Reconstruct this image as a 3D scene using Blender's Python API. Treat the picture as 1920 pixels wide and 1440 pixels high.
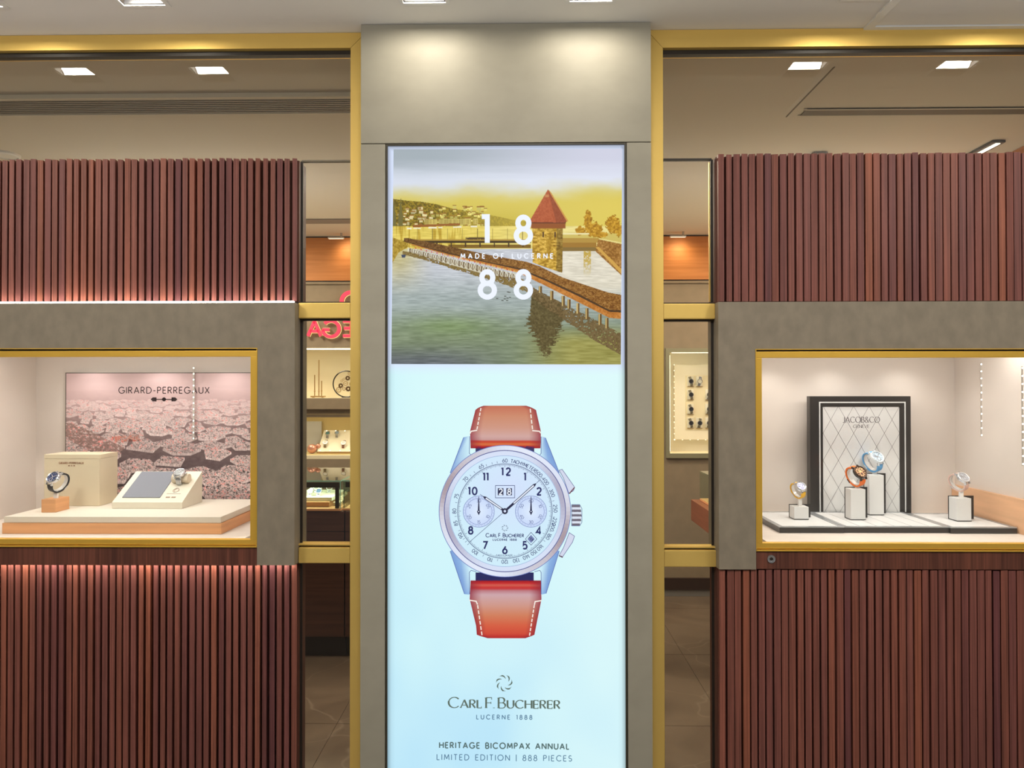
import bpy, bmesh, math, random
import numpy as np
from mathutils import Matrix, Vector, Euler

for o in list(bpy.data.objects):
    bpy.data.objects.remove(o)
SC = bpy.context.scene
COL = SC.collection

# ------------------------------------------------------------------ camera
W, H, F = 1920, 1440, 1350.0
CAM_LOC = Vector((0.0, -2.273, 1.51))
YAW, PITCH, ROLL = math.radians(0.89), math.radians(0.5), math.radians(-0.05)
cam_data = bpy.data.cameras.new('camera')
cam_data.sensor_width = 36.0
cam_data.lens = F / W * 36.0
cam_data.clip_start = 0.05
cam = bpy.data.objects.new('camera', cam_data)
CAM_ROT = Matrix.Rotation(YAW, 3, 'Z') @ Matrix.Rotation(math.pi / 2 + PITCH, 3, 'X') @ Matrix.Rotation(ROLL, 3, 'Z')
cam.location = CAM_LOC
cam.rotation_euler = CAM_ROT.to_euler()
COL.objects.link(cam)
SC.camera = cam

SC.view_settings.view_transform = 'Standard'
SC.view_settings.look = 'None'
SC.view_settings.exposure = 0.0
SC.view_settings.gamma = 1.0
SC.view_settings.use_curve_mapping = False

# ------------------------------------------------------------------ world + large lights
world = bpy.data.worlds.new('mall')
SC.world = world
world.use_nodes = True
# the mall around: gradient made brighter below, added to light the ceiling
wnt = world.node_tree
wbg = wnt.nodes['Background']
wtc = wnt.nodes.new('ShaderNodeTexCoord')
wsep = wnt.nodes.new('ShaderNodeSeparateXYZ')
wramp = wnt.nodes.new('ShaderNodeValToRGB')
wmap = wnt.nodes.new('ShaderNodeMapRange')
wmap.inputs[1].default_value, wmap.inputs[2].default_value = -.7, .5
wnt.links.new(wtc.outputs['Generated'], wsep.inputs[0])
wnt.links.new(wsep.outputs['Z'], wmap.inputs[0])
wnt.links.new(wmap.outputs[0], wramp.inputs[0])
wramp.color_ramp.elements[0].position, wramp.color_ramp.elements[0].color = .42, (1.0, .96, .91, 1)
wramp.color_ramp.elements[1].position, wramp.color_ramp.elements[1].color = .72, (.30, .28, .25, 1)
wnt.links.new(wramp.outputs[0], wbg.inputs[0])
wbg.inputs[1].default_value = .28


def lamp(name, kind, loc, power, color, size=0.3, size_y=None, rot=(0, 0, 0), spot=None, blend=1.0):
    d = bpy.data.lights.new(name, kind)
    d.energy = power
    d.color = color
    if kind == 'AREA':
        d.size = size
        if size_y:
            d.shape = 'RECTANGLE'
            d.size_y = size_y
    else:
        d.shadow_soft_size = size
    if kind == 'SPOT':
        d.spot_size = math.radians(spot)
        d.spot_blend = blend
    o = bpy.data.objects.new(name, d)
    o.location = loc
    o.rotation_euler = rot
    COL.objects.link(o)
    return o


WARM = (1.0, 0.86, 0.68)
# fill lamps added over the mall, then ceiling panels of the shop (hidden above the pillar and the slats)
for mx_, mp_ in ((-1.75, 20), (0.0, 17), (1.75, 21)):
    lamp('mall_facade_fill', 'AREA', (mx_, -1.42, 2.62), mp_, (1, .95, .88), .34, .34)
# unseen fill lamps added to brighten the mall ceiling
for mx_ in (-1.7, 0.0, 1.7):
    lamp('mall_ceiling_fill', 'AREA', (mx_, -1.5, 2.22), 13.5, (1, .99, .96), 1.3, .15, rot=(math.pi, 0, 0))
lamp('shop_ceiling_light', 'AREA', (0.0, 1.3, 2.61), 34, WARM, .7, .5)
lamp('shop_ceiling_light', 'AREA', (-2.0, 2.2, 2.61), 26, WARM, .5, .5)
lamp('shop_ceiling_light', 'AREA', (1.95, 2.2, 2.61), 26, WARM, .5, .5)
lamp('shop_ceiling_light', 'AREA', (0.0, 2.4, 2.61), 26, WARM, .7, .4)
# unseen upward fill lamps, added so the shop ceiling gets brighter
lamp('shop_ceiling_fill', 'AREA', (-1.7, 1.9, 1.6), 9, WARM, 1.8, .9, rot=(math.pi, 0, 0))
lamp('shop_ceiling_fill', 'AREA', (1.7, 1.9, 1.6), 9, WARM, 1.8, .9, rot=(math.pi, 0, 0))


# ------------------------------------------------------------------ helpers
def P(px, py, Y):
    """world point on the plane y=Y that shows at photo pixel px, py"""
    d = CAM_ROT @ Vector(((px - W / 2) / F, -(py - H / 2) / F, -1.0))
    t = (Y - CAM_LOC.y) / d.y
    return CAM_LOC + d * t


def PZ(px, py, z):
    """world point on the level z that shows at photo pixel px, py"""
    d = CAM_ROT @ Vector(((px - W / 2) / F, -(py - H / 2) / F, -1.0))
    t = (z - CAM_LOC.z) / d.z
    return CAM_LOC + d * t


def RX(x0, y0, x1, y1, Y):
    """photo rectangle on plane y=Y -> x0, x1, z0, z1"""
    ym, xm = (y0 + y1) / 2, (x0 + x1) / 2
    xm = min(max(xm, 0), 1920)
    a, b = P(x0, ym, Y).x, P(x1, ym, Y).x
    return a, b, P(xm, y1, Y).z, P(xm, y0, Y).z


def lin(c):
    c = c / 255.0
    return c / 12.92 if c <= 0.04045 else ((c + 0.055) / 1.055) ** 2.4


def srgb(r, g, b):
    return (lin(r), lin(g), lin(b))


def lin_np(a):
    a = np.clip(a, 0, 255) / 255.0
    return np.where(a <= 0.04045, a / 12.92, ((a + 0.055) / 1.055) ** 2.4)


MATS = {}


def mat(name, base=(.5, .5, .5), rough=.5, metal=0.0, emit=None, strength=1.0, spec=.5, noise=None, coat=0.0, alpha=None,
        bump=None, wood=None, trans=0.0):
    """noise=(scale xyz, amount); wood=(scale xyz, dark colour)"""
    if name in MATS:
        return MATS[name]
    m = bpy.data.materials.new(name)
    m.use_nodes = True
    nt = m.node_tree
    b = nt.nodes['Principled BSDF']
    b.inputs['Base Color'].default_value = (*base, 1)
    b.inputs['Roughness'].default_value = rough
    b.inputs['Metallic'].default_value = metal
    b.inputs['Specular IOR Level'].default_value = spec
    b.inputs['Coat Weight'].default_value = coat
    b.inputs['Transmission Weight'].default_value = trans
    if emit:
        b.inputs['Emission Color'].default_value = (*emit, 1)
        b.inputs['Emission Strength'].default_value = strength
    if noise or wood or bump:
        tc = nt.nodes.new('ShaderNodeTexCoord')

        def ntex(scale, detail=4.0):
            mp = nt.nodes.new('ShaderNodeMapping')
            mp.inputs['Scale'].default_value = scale
            nt.links.new(tc.outputs['Object'], mp.inputs[0])
            n = nt.nodes.new('ShaderNodeTexNoise')
            n.inputs['Scale'].default_value = 1.0
            n.inputs['Detail'].default_value = detail
            nt.links.new(mp.outputs[0], n.inputs['Vector'])
            return n
        if noise or wood:
            sc, amt = noise if noise else (wood[0], 1)
            n = ntex(sc)
            ramp = nt.nodes.new('ShaderNodeValToRGB')
            nt.links.new(n.outputs['Fac'], ramp.inputs[0])
            ramp.color_ramp.elements[0].position = .3
            ramp.color_ramp.elements[1].position = .7
            if wood:
                ramp.color_ramp.elements[0].color = (*wood[1], 1)
                ramp.color_ramp.elements[1].color = (*base, 1)
                if len(wood) > 2:
                    n2 = ntex(wood[2], 2.0)
                    mx = nt.nodes.new('ShaderNodeMix')
                    mx.data_type = 'RGBA'
                    mx.blend_type = 'MULTIPLY'
                    r2 = nt.nodes.new('ShaderNodeMapRange')
                    r2.inputs[1].default_value, r2.inputs[2].default_value = .3, .7
                    r2.inputs[3].default_value, r2.inputs[4].default_value = .62, 1.15
                    nt.links.new(n2.outputs['Fac'], r2.inputs[0])
                    cb = nt.nodes.new('ShaderNodeCombineColor')
                    for k in range(3):
                        nt.links.new(r2.outputs[0], cb.inputs[k])
                    mx.inputs[0].default_value = 1
                    nt.links.new(ramp.outputs[0], mx.inputs[6])
                    nt.links.new(cb.outputs[0], mx.inputs[7])
                    nt.links.new(mx.outputs[2], b.inputs['Base Color'])
                else:
                    nt.links.new(ramp.outputs[0], b.inputs['Base Color'])
            else:
                lo = tuple(max(0, c * (1 - amt)) for c in base)
                hi = tuple(min(1, c * (1 + amt)) for c in base)
                ramp.color_ramp.elements[0].color = (*lo, 1)
                ramp.color_ramp.elements[1].color = (*hi, 1)
                nt.links.new(ramp.outputs[0], b.inputs['Base Color'])
        if bump:
            n3 = ntex(bump[0])
            bp = nt.nodes.new('ShaderNodeBump')
            bp.inputs['Strength'].default_value = bump[1]
            bp.inputs['Distance'].default_value = .002
            nt.links.new(n3.outputs['Fac'], bp.inputs['Height'])
            nt.links.new(bp.outputs[0], b.inputs['Normal'])
    MATS[name] = m
    return m


def glass_mat(name, tint=(1, 1, 1), rough=0.0, boost=1.0):
    """thin pane: see-through with a Fresnel mirror"""
    if name in MATS:
        return MATS[name]
    m = bpy.data.materials.new(name)
    m.use_nodes = True
    nt = m.node_tree
    nt.nodes.remove(nt.nodes['Principled BSDF'])
    out = nt.nodes['Material Output']
    tr = nt.nodes.new('ShaderNodeBsdfTransparent')
    tr.inputs[0].default_value = (*tint, 1)
    gl = nt.nodes.new('ShaderNodeBsdfGlossy')
    gl.inputs['Roughness'].default_value = rough
    fr = nt.nodes.new('ShaderNodeFresnel')
    fr.inputs[0].default_value = 1.45
    mul = nt.nodes.new('ShaderNodeMath')
    mul.operation = 'MULTIPLY'
    mul.inputs[1].default_value = boost
    nt.links.new(fr.outputs[0], mul.inputs[0])
    geo = nt.nodes.new('ShaderNodeNewGeometry')        # one mirror per pane: none from inside the glass
    inv = nt.nodes.new('ShaderNodeMath')
    inv.operation = 'SUBTRACT'
    inv.inputs[0].default_value = 1.0
    nt.links.new(geo.outputs['Backfacing'], inv.inputs[1])
    mul2 = nt.nodes.new('ShaderNodeMath')
    mul2.operation = 'MULTIPLY'
    nt.links.new(mul.outputs[0], mul2.inputs[0])
    nt.links.new(inv.outputs[0], mul2.inputs[1])
    mul = mul2
    mx = nt.nodes.new('ShaderNodeMixShader')
    nt.links.new(mul.outputs[0], mx.inputs[0])
    nt.links.new(tr.outputs[0], mx.inputs[1])
    nt.links.new(gl.outputs[0], mx.inputs[2])
    nt.links.new(mx.outputs[0], out.inputs[0])
    MATS[name] = m
    return m


def print_mat(name, glow=None, rough=.4):
    """flat print: colours come from the mesh's colour layer; glow = backlit"""
    if name in MATS:
        return MATS[name]
    m = bpy.data.materials.new(name)
    m.use_nodes = True
    nt = m.node_tree
    b = nt.nodes['Principled BSDF']
    at = nt.nodes.new('ShaderNodeAttribute')
    at.attribute_name = 'ink'
    if glow:
        b.inputs['Base Color'].default_value = (.02, .02, .02, 1)
        b.inputs['Specular IOR Level'].default_value = .1
        b.inputs['Emission Strength'].default_value = glow
        nt.links.new(at.outputs['Color'], b.inputs['Emission Color'])
    else:
        nt.links.new(at.outputs['Color'], b.inputs['Base Color'])
        b.inputs['Specular IOR Level'].default_value = .2
    b.inputs['Roughness'].default_value = rough
    MATS[name] = m
    return m


def world_of(o):
    mtx = Matrix.LocRotScale(o.location, o.rotation_euler, o.scale)
    if o.parent:
        return world_of(o.parent) @ o.matrix_parent_inverse @ mtx
    return mtx


def put(o, parent=None):
    COL.objects.link(o)
    if parent:
        o.parent = parent
        o.matrix_parent_inverse = world_of(parent).inverted()
    return o


def tag(o, label, cat, group=None, kind=None):
    if label:
        o['label'] = label
    if cat:
        o['category'] = cat
    if group:
        o['group'] = group
    if kind:
        o['kind'] = kind
    return o


def thing(name, label, cat, loc=(0, 0, 0), group=None, kind=None):
    o = bpy.data.objects.new(name, None)
    o.empty_display_size = .05
    o.location = loc
    COL.objects.link(o)
    return tag(o, label, cat, group, kind)


class MB:
    def __init__(self):
        self.bm = bmesh.new()

    def box(self, x0, x1, y0, y1, z0, z1, bevel=0.0, M=None):
        x0, x1 = min(x0, x1), max(x0, x1)
        y0, y1 = min(y0, y1), max(y0, y1)
        z0, z1 = min(z0, z1), max(z0, z1)
        mt = Matrix.Translation(((x0 + x1) / 2, (y0 + y1) / 2, (z0 + z1) / 2)) @ Matrix.Diagonal((x1 - x0, y1 - y0, z1 - z0, 1))
        if M is not None:
            mt = M @ mt
        r = bmesh.ops.create_cube(self.bm, size=1, matrix=mt)
        if bevel > 0:
            es = set()
            for v in r['verts']:
                es.update(v.link_edges)
            bmesh.ops.bevel(self.bm, geom=list(es), offset=bevel, segments=2, profile=.7, affect='EDGES')
        return self

    def prism(self, pts, lo, hi, axis='z', M=None, bevel=0.0):
        """extrude a 2D polygon along an axis"""
        def mk(p, t):
            v = {'z': (p[0], p[1], t), 'y': (p[0], t, p[1]), 'x': (t, p[0], p[1])}[axis]
            v = Vector(v)
            return M @ v if M is not None else v
        a = [self.bm.verts.new(mk(p, lo)) for p in pts]
        b = [self.bm.verts.new(mk(p, hi)) for p in pts]
        n = len(pts)
        fs = [self.bm.faces.new(a), self.bm.faces.new(b[::-1])]
        for i in range(n):
            fs.append(self.bm.faces.new((a[i], b[i], b[(i + 1) % n], a[(i + 1) % n])))
        bmesh.ops.recalc_face_normals(self.bm, faces=fs)
        if bevel > 0:
            es = set()
            for f in fs:
                es.update(f.edges)
            bmesh.ops.bevel(self.bm, geom=list(es), offset=bevel, segments=2, profile=.7, affect='EDGES')
        return self

    def lathe(self, prof, n=32, M=None):
        """profile (radius, along) round the local -y axis"""
        M = M or Matrix.Identity(4)
        rings = []
        for r, t in prof:
            if r < 1e-6:
                rings.append([self.bm.verts.new(M @ Vector((0, t, 0)))])
            else:
                rings.append([self.bm.verts.new(M @ Vector((r * math.cos(2 * math.pi * k / n), t, r * math.sin(2 * math.pi * k / n)))) for k in range(n)])
        fs = []
        for A, B in zip(rings, rings[1:]):
            for k in range(n):
                k2 = (k + 1) % n
                if len(A) == 1 and len(B) == 1:
                    continue
                if len(A) == 1:
                    fs.append(self.bm.faces.new((A[0], B[k], B[k2])))
                elif len(B) == 1:
                    fs.append(self.bm.faces.new((A[k], B[0], A[k2])))
                else:
                    fs.append(self.bm.faces.new((A[k], B[k], B[k2], A[k2])))
        bmesh.ops.recalc_face_normals(self.bm, faces=fs)
        return self

    def tube(self, path, r, n=10, closed=False, M=None):
        M = M or Matrix.Identity(4)
        pts = [Vector(p) for p in path]
        m = len(pts)
        rings = []
        for i, p in enumerate(pts):
            if closed:
                t = pts[(i + 1) % m] - pts[i - 1]
            else:
                t = pts[min(i + 1, m - 1)] - pts[max(i - 1, 0)]
            t.normalize()
            up = Vector((1, 0, 0)) if abs(t.x) < .8 else Vector((0, 0, 1))
            a = t.cross(up).normalized()
            b = t.cross(a).normalized()
            rings.append([self.bm.verts.new(M @ (p + r * (math.cos(2 * math.pi * k / n) * a + math.sin(2 * math.pi * k / n) * b))) for k in range(n)])
        rng = range(m if closed else m - 1)
        fs = []
        for i in rng:
            A, B = rings[i], rings[(i + 1) % m]
            for k in range(n):
                fs.append(self.bm.faces.new((A[k], B[k], B[(k + 1) % n], A[(k + 1) % n])))
        if not closed:
            fs.append(self.bm.faces.new(rings[0]))
            fs.append(self.bm.faces.new(rings[-1][::-1]))
        bmesh.ops.recalc_face_normals(self.bm, faces=fs)
        return self

    def quad(self, *pts):
        self.bm.faces.new([self.bm.verts.new(p) for p in pts])
        return self

    def build(self, name, material, parent=None, smooth=False, label=None):
        me = bpy.data.meshes.new(name)
        self.bm.to_mesh(me)
        self.bm.free()
        me.materials.append(material)
        if smooth:
            for p in me.polygons:
                p.use_smooth = True
            try:
                me.set_sharp_from_angle(angle=math.radians(38))
            except Exception:
                pass
        o = bpy.data.objects.new(name, me)
        put(o, parent)
        if label:
            o['label'] = label
        return o


def copy_tree(o, parent=None):
    c = o.copy()
    COL.objects.link(c)
    if parent:
        c.parent = parent
    for ch in [x for x in COL.objects if x.parent == o]:
        copy_tree(ch, c)
    return c


# ------------------------------------------------------------------ stroke lettering and flat prints
def arc(cx, cy, rx, ry, a0, a1, n=14):
    return [(cx + rx * math.cos(math.radians(a0 + (a1 - a0) * i / n)), cy + ry * math.sin(math.radians(a0 + (a1 - a0) * i / n))) for i in range(n + 1)]


_bowl = [(0, 1), (.27, 1)] + arc(.27, .745, .25, .255, 90, -90) + [(0, .49)]
GL = {
    'A': (.78, [[(0, 0), (.39, 1)], [(.39, 1), (.78, 0)], [(.13, .33), (.65, .33)]]),
    'B': (.57, [[(0, 0), (0, 1)], [(0, 1), (.27, 1)] + arc(.27, .755, .22, .245, 90, -90) + [(0, .51)], [(0, .51), (.3, .51)] + arc(.3, .255, .26, .255, 90, -90) + [(0, 0)]]),
    'C': (.84, [arc(.48, .5, .48, .5, 42, 318, 26)]),
    'D': (.76, [[(0, 0), (0, 1)], [(0, 1), (.26, 1)] + arc(.26, .5, .49, .5, 90, -90) + [(0, 0)]]),
    'E': (.5, [[(0, 0), (0, 1)], [(0, 1), (.5, 1)], [(0, .52), (.44, .52)], [(0, 0), (.5, 0)]]),
    'F': (.48, [[(0, 0), (0, 1)], [(0, 1), (.48, 1)], [(0, .5), (.42, .5)]]),
    'G': (.92, [arc(.48, .5, .48, .5, 42, 352, 28), [(.96, .44), (.56, .44)]]),
    'H': (.68, [[(0, 0), (0, 1)], [(.68, 0), (.68, 1)], [(0, .52), (.68, .52)]]),
    'I': (.0, [[(0, 0), (0, 1)]]),
    'J': (.36, [[(.34, 1), (.34, .24)] + arc(.14, .24, .2, .24, 0, -130)]),
    'L': (.46, [[(0, 0), (0, 1)], [(0, 0), (.46, 0)]]),
    'M': (.88, [[(0, 0), (.09, 1)], [(.09, 1), (.44, .18)], [(.44, .18), (.79, 1)], [(.79, 1), (.88, 0)]]),
    'N': (.72, [[(0, 0), (0, 1)], [(0, 1), (.72, 0)], [(.72, 0), (.72, 1)]]),
    'O': (.98, [arc(.49, .5, .49, .5, 90, 450, 32)]),
    'P': (.55, [[(0, 0), (0, 1)], _bowl]),
    'R': (.58, [[(0, 0), (0, 1)], _bowl, [(.24, .49), (.57, 0)]]),
    'S': (.54, [arc(.27, .745, .235, .255, 35, 262, 16) + arc(.27, .255, .265, .255, 82, -148, 16)]),
    'T': (.6, [[(.3, 0), (.3, 1)], [(0, 1), (.6, 1)]]),
    'U': (.66, [[(0, 1), (0, .33)] + arc(.33, .33, .33, .33, 180, 360) + [(.66, 1)]]),
    'V': (.74, [[(0, 1), (.37, 0)], [(.37, 0), (.74, 1)]]),
    'W': (1.06, [[(0, 1), (.28, 0)], [(.28, 0), (.53, .9)], [(.53, .9), (.78, 0)], [(.78, 0), (1.06, 1)]]),
    'X': (.66, [[(0, 1), (.66, 0)], [(0, 0), (.66, 1)]]),
    'Y': (.68, [[(0, 1), (.34, .48)], [(.68, 1), (.34, .48)], [(.34, .48), (.34, 0)]]),
    '0': (.6, [arc(.3, .5, .3, .5, 90, 450, 28)]),
    '1': (.2, [[(.0, .96), (.2, .96), (.2, 0)]]),
    '2': (.56, [arc(.28, .72, .26, .28, 165, -35, 16) + [(0, 0)], [(0, 0), (.57, 0)]]),
    '3': (.54, [arc(.26, .75, .23, .25, 140, -90, 14) + arc(.26, .26, .27, .25, 90, -140, 14)]),
    '4': (.62, [[(.45, 0), (.45, 1), (0, .27), (.62, .27)]]),
    '5': (.54, [[(.5, 1), (.1, 1), (.05, .53)] + arc(.26, .32, .28, .32, 135, -140, 16)]),
    '6': (.58, [arc(.29, .31, .28, .31, 0, 360, 24), [(.03, .4), (.4, 1)]]),
    '7': (.56, [[(0, 1), (.56, 1), (.16, 0)]]),
    '8': (.56, [arc(.28, .765, .215, .235, 0, 360, 20), arc(.28, .27, .28, .27, 0, 360, 22)]),
    '9': (.58, [arc(.29, .69, .28, .31, 0, 360, 24), [(.55, .6), (.18, 0)]]),
    '-': (.34, [[(0, .42), (.34, .42)]]),
    '|': (.0, [[(0, -.12), (0, 1.1)]]),
    '.': (.02, [[(0, .0), (0, .07)]]),
    '&': (.72, [[(.72, 0), (.2, .68)] + arc(.3, .8, .17, .2, 215, -40, 12) + [(.2, .5)] + arc(.27, .26, .26, .26, 120, 330, 12) + [(.7, .5)]]),
    ' ': (.34, []),
    '_': (.04, []),
    'Q': (1.1, [[(0, 0), (.28, 0), (.28, .05)] + arc(.55, .56, .46, .44, 238, -58, 30) + [(.82, .05), (.82, 0), (1.1, 0)]]),   # stands for the omega sign
}


def ribbon(pts, wid):
    """polygons of a stroke; wid is a number or a function of direction"""
    out = []
    f = wid if callable(wid) else (lambda dx, dy: wid)
    n = len(pts)
    closed = n > 3 and math.dist(pts[0], pts[-1]) < 1e-6
    L, R = [], []
    for i in range(n):
        if closed:
            a, b = pts[i - 1 if i > 0 else n - 2], pts[i + 1 if i < n - 1 else 1]
        else:
            a, b = pts[max(i - 1, 0)], pts[min(i + 1, n - 1)]
        p = pts[i]
        d1 = (p[0] - a[0], p[1] - a[1])
        d2 = (b[0] - p[0], b[1] - p[1])
        l1, l2 = math.hypot(*d1), math.hypot(*d2)
        if l1 < 1e-9:
            d1, l1 = d2, l2
        if l2 < 1e-9:
            d2, l2 = d1, l1
        if l1 < 1e-9:
            continue
        n1 = (-d1[1] / l1, d1[0] / l1)
        n2 = (-d2[1] / l2, d2[0] / l2)
        mx, my = n1[0] + n2[0], n1[1] + n2[1]
        ml = math.hypot(mx, my) or 1
        mx, my = mx / ml, my / ml
        c = max(.45, mx * n1[0] + my * n1[1])
        w = f(d1[0] / l1 + d2[0] / l2, d1[1] / l1 + d2[1] / l2) / 2 / c
        L.append((p[0] + mx * w, p[1] + my * w))
        R.append((p[0] - mx * w, p[1] - my * w))
    for i in range(len(L) - 1):
        out.append([L[i], L[i + 1], R[i + 1], R[i]])
    return out


class Art:
    """flat coloured polygons in photo-pixel space of one plane, later one mesh"""

    def __init__(self):
        self.items = []

    def poly(self, pts, col, layer=0, cols=None):
        self.items.append((list(pts), col, layer, cols))

    def line(self, pts, w, col, layer=0):
        for q in ribbon(pts, w):
            self.poly(q, col, layer)

    def circle(self, c, r, col, layer=0, n=48, ry=None):
        self.poly([(c[0] + r * math.cos(2 * math.pi * k / n), c[1] + (ry or r) * math.sin(2 * math.pi * k / n)) for k in range(n)], col, layer)

    def ring(self, c, r, w, col, layer=0, n=72, colf=None):
        for k in range(n):
            a0, a1 = 2 * math.pi * k / n, 2 * math.pi * (k + 1) / n
            q = [(c[0] + rr * math.cos(a), c[1] + rr * math.sin(a)) for rr, a in ((r - w / 2, a0), (r + w / 2, a0), (r + w / 2, a1), (r - w / 2, a1))]
            self.poly(q, colf((a0 + a1) / 2) if colf else col, layer)

    def disc_grad(self, c, r, colf, layer=0, nr=8, n=40):
        for i in range(nr):
            for k in range(n):
                r0, r1 = r * i / nr, r * (i + 1) / nr
                a0, a1 = 2 * math.pi * k / n, 2 * math.pi * (k + 1) / n
                q = [(c[0] + rr * math.cos(a), c[1] + rr * math.sin(a)) for rr, a in ((r0, a0), (r1, a0), (r1, a1), (r0, a1))]
                if i == 0:
                    q = q[1:]
                cs = [colf(p[0], p[1]) for p in q]
                self.poly(q, None, layer, cs)

    def vgrad(self, left, right, y0, y1, colf, layer=0, rows=24):
        """area between two edges x=left(y), x=right(y)"""
        for i in range(rows):
            a, b = y0 + (y1 - y0) * i / rows, y0 + (y1 - y0) * (i + 1) / rows
            nc = 6
            for k in range(nc):
                u0, u1 = k / nc, (k + 1) / nc
                la, ra, lb, rb = left(a), right(a), left(b), right(b)
                q = [(la + (ra - la) * u0, a), (la + (ra - la) * u1, a), (lb + (rb - lb) * u1, b), (lb + (rb - lb) * u0, b)]
                self.poly(q, None, layer, [colf(u0, a), colf(u1, a), colf(u1, b), colf(u0, b)])

    def text(self, s, x0, x1, base, h, wt, col, layer=0, serif=False, small=None, slope=0.0, center=None, rot=0.0, track=None):
        """letters between x0 and x1 (tracking fitted) on baseline y=base, cap height h; small=(scale of all but the listed index)"""
        sc = []
        for i, ch in enumerate(s):
            sc.append(1.0 if (small is None or i in small[1]) else small[0])
        nat = sum(GL[ch][0] * h * k for ch, k in zip(s, sc))
        n = len(s) - 1
        xs = 1.0
        if track is None:
            tr = (x1 - x0 - nat) / max(n, 1)
            if n and tr < .16 * h:
                tr = .16 * h
                xs = (x1 - x0 - tr * n) / nat
            elif serif and n and tr > .2 * h:
                tr = .2 * h
                xs = (x1 - x0 - tr * n) / nat
        else:
            tr = track * h
            tot = nat + tr * n
            x0 = (x0 + x1) / 2 - tot / 2
        x = x0
        strokes = []
        for ch, k in zip(s, sc):
            for st in GL[ch][1]:
                strokes.append(([(x + p[0] * h * k * xs, base + slope * (x - x0) - p[1] * h * k) for p in st], h * k, ch))
            x += GL[ch][0] * h * k * xs + tr
        if rot:
            cx, cy = center
            c_, s_ = math.cos(rot), math.sin(rot)
            strokes = [([(cx + (p[0] - cx) * c_ - (p[1] - cy) * s_, cy + (p[0] - cx) * s_ + (p[1] - cy) * c_) for p in st], hh, ch) for st, hh, ch in strokes]
        for st, hh, ch in strokes:
            if serif:
                def wf(dx, dy):
                    l = math.hypot(dx, dy) or 1
                    dx, dy = dx / l, dy / l
                    k = abs(dy)
                    if abs(dx) > .25 and dx * dy < 0:
                        k *= .35
                    return wt * (.45 + .65 * k)
                self.line(st, wf, col, layer)
                if len(st) == 2 and not rot:
                    (xa, ya), (xb, yb) = st
                    sw, sh = hh * .12, wt * .45
                    if abs(yb - ya) > hh * .6:
                        for xx, yy in st:
                            top = abs(yy - min(ya, yb)) < 1e-6
                            if ch == 'A' and top:
                                continue
                            yc = yy + (sh / 2 if top else -sh / 2)
                            self.poly([(xx - sw, yc - sh / 2), (xx + sw, yc - sh / 2), (xx + sw, yc + sh / 2), (xx - sw, yc + sh / 2)], col, layer)
                    elif ch in 'EFLT' and abs(yb - ya) < hh * .05:
                        xx = max(xa, xb)
                        ends = [xx] if ch != 'T' else [xa, xb]
                        for xx in ends:
                            tall = hh * .2
                            yy = ya
                            mid = abs(ya - base) > hh * .25 and abs(ya - base) < hh * .75
                            y0_, y1_ = (yy - tall / 2, yy + tall / 2) if mid else ((yy - tall, yy + wt * .2) if abs(ya - base) < hh * .3 else (yy - wt * .2, yy + tall))
                            self.poly([(xx - wt * .3, y0_), (xx + wt * .1, y0_), (xx + wt * .1, y1_), (xx - wt * .3, y1_)], col, layer)
            else:
                self.line(st, wt, col, layer)

    def build(self, name, material, fmap, parent=None, step=0.00012, depth=0.0, label=None):
        """fmap(px, py, offset towards the viewer) -> world point"""
        vs, fs, cs = [], [], []
        for pts, col, layer, cols in self.items:
            i0 = len(vs)
            for j, p in enumerate(pts):
                vs.append(fmap(p[0], p[1], layer * step))
                c = cols[j] if cols else col
                cs.append((lin(c[0]), lin(c[1]), lin(c[2]), 1.0))
            fs.append(list(range(i0, len(vs))))
        me = bpy.data.meshes.new(name)
        me.from_pydata(vs, [], fs)
        at = me.color_attributes.new('ink', 'FLOAT_COLOR', 'POINT')
        at.data.foreach_set('color', np.array(cs, dtype=np.float32).ravel())
        me.materials.append(material)
        o = bpy.data.objects.new(name, me)
        put(o, parent)
        if label:
            o['label'] = label
        return o


def grid_print(name, material, rgb, corner, parent=None, label=None):
    """rgb (rows, cols, 3) sRGB 0-255; corner(u, v) -> world point, v downwards"""
    nr, nc = rgb.shape[:2]
    tl, tr_, bl, br = (np.array(corner(u, v)) for u, v in ((0, 0), (1, 0), (0, 1), (1, 1)))
    u = np.linspace(0, 1, nc)[None, :, None]
    v = np.linspace(0, 1, nr)[:, None, None]
    pts = (tl * (1 - u) * (1 - v) + tr_ * u * (1 - v) + bl * (1 - u) * v + br * u * v).reshape(-1, 3)
    idx = np.arange(nr * nc).reshape(nr, nc)
    f = np.stack([idx[:-1, :-1], idx[1:, :-1], idx[1:, 1:], idx[:-1, 1:]], -1).reshape(-1, 4)
    me = bpy.data.meshes.new(name)
    me.vertices.add(len(pts))
    me.vertices.foreach_set('co', pts.astype(np.float32).ravel())
    me.loops.add(f.size)
    me.loops.foreach_set('vertex_index', f.ravel().astype(np.int32))
    me.polygons.add(len(f))
    me.polygons.foreach_set('loop_start', np.arange(0, f.size, 4, dtype=np.int32))
    me.update(calc_edges=True)
    at = me.color_attributes.new('ink', 'FLOAT_COLOR', 'POINT')
    c = np.ones((nr * nc, 4), dtype=np.float32)
    c[:, :3] = lin_np(rgb.reshape(-1, 3))
    at.data.foreach_set('color', c.ravel())
    me.materials.append(material)
    o = bpy.data.objects.new(name, me)
    put(o, parent)
    if label:
        o['label'] = label
    return o


def hash2(ix, iy, seed):
    n = (ix.astype(np.int64) * 374761393 + iy.astype(np.int64) * 668265263 + seed * 974711) & 0x7fffffff
    n = ((n ^ (n >> 13)) * 1274126177) & 0x7fffffff
    return ((n ^ (n >> 16)) & 0xffff) / 65535.0


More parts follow.
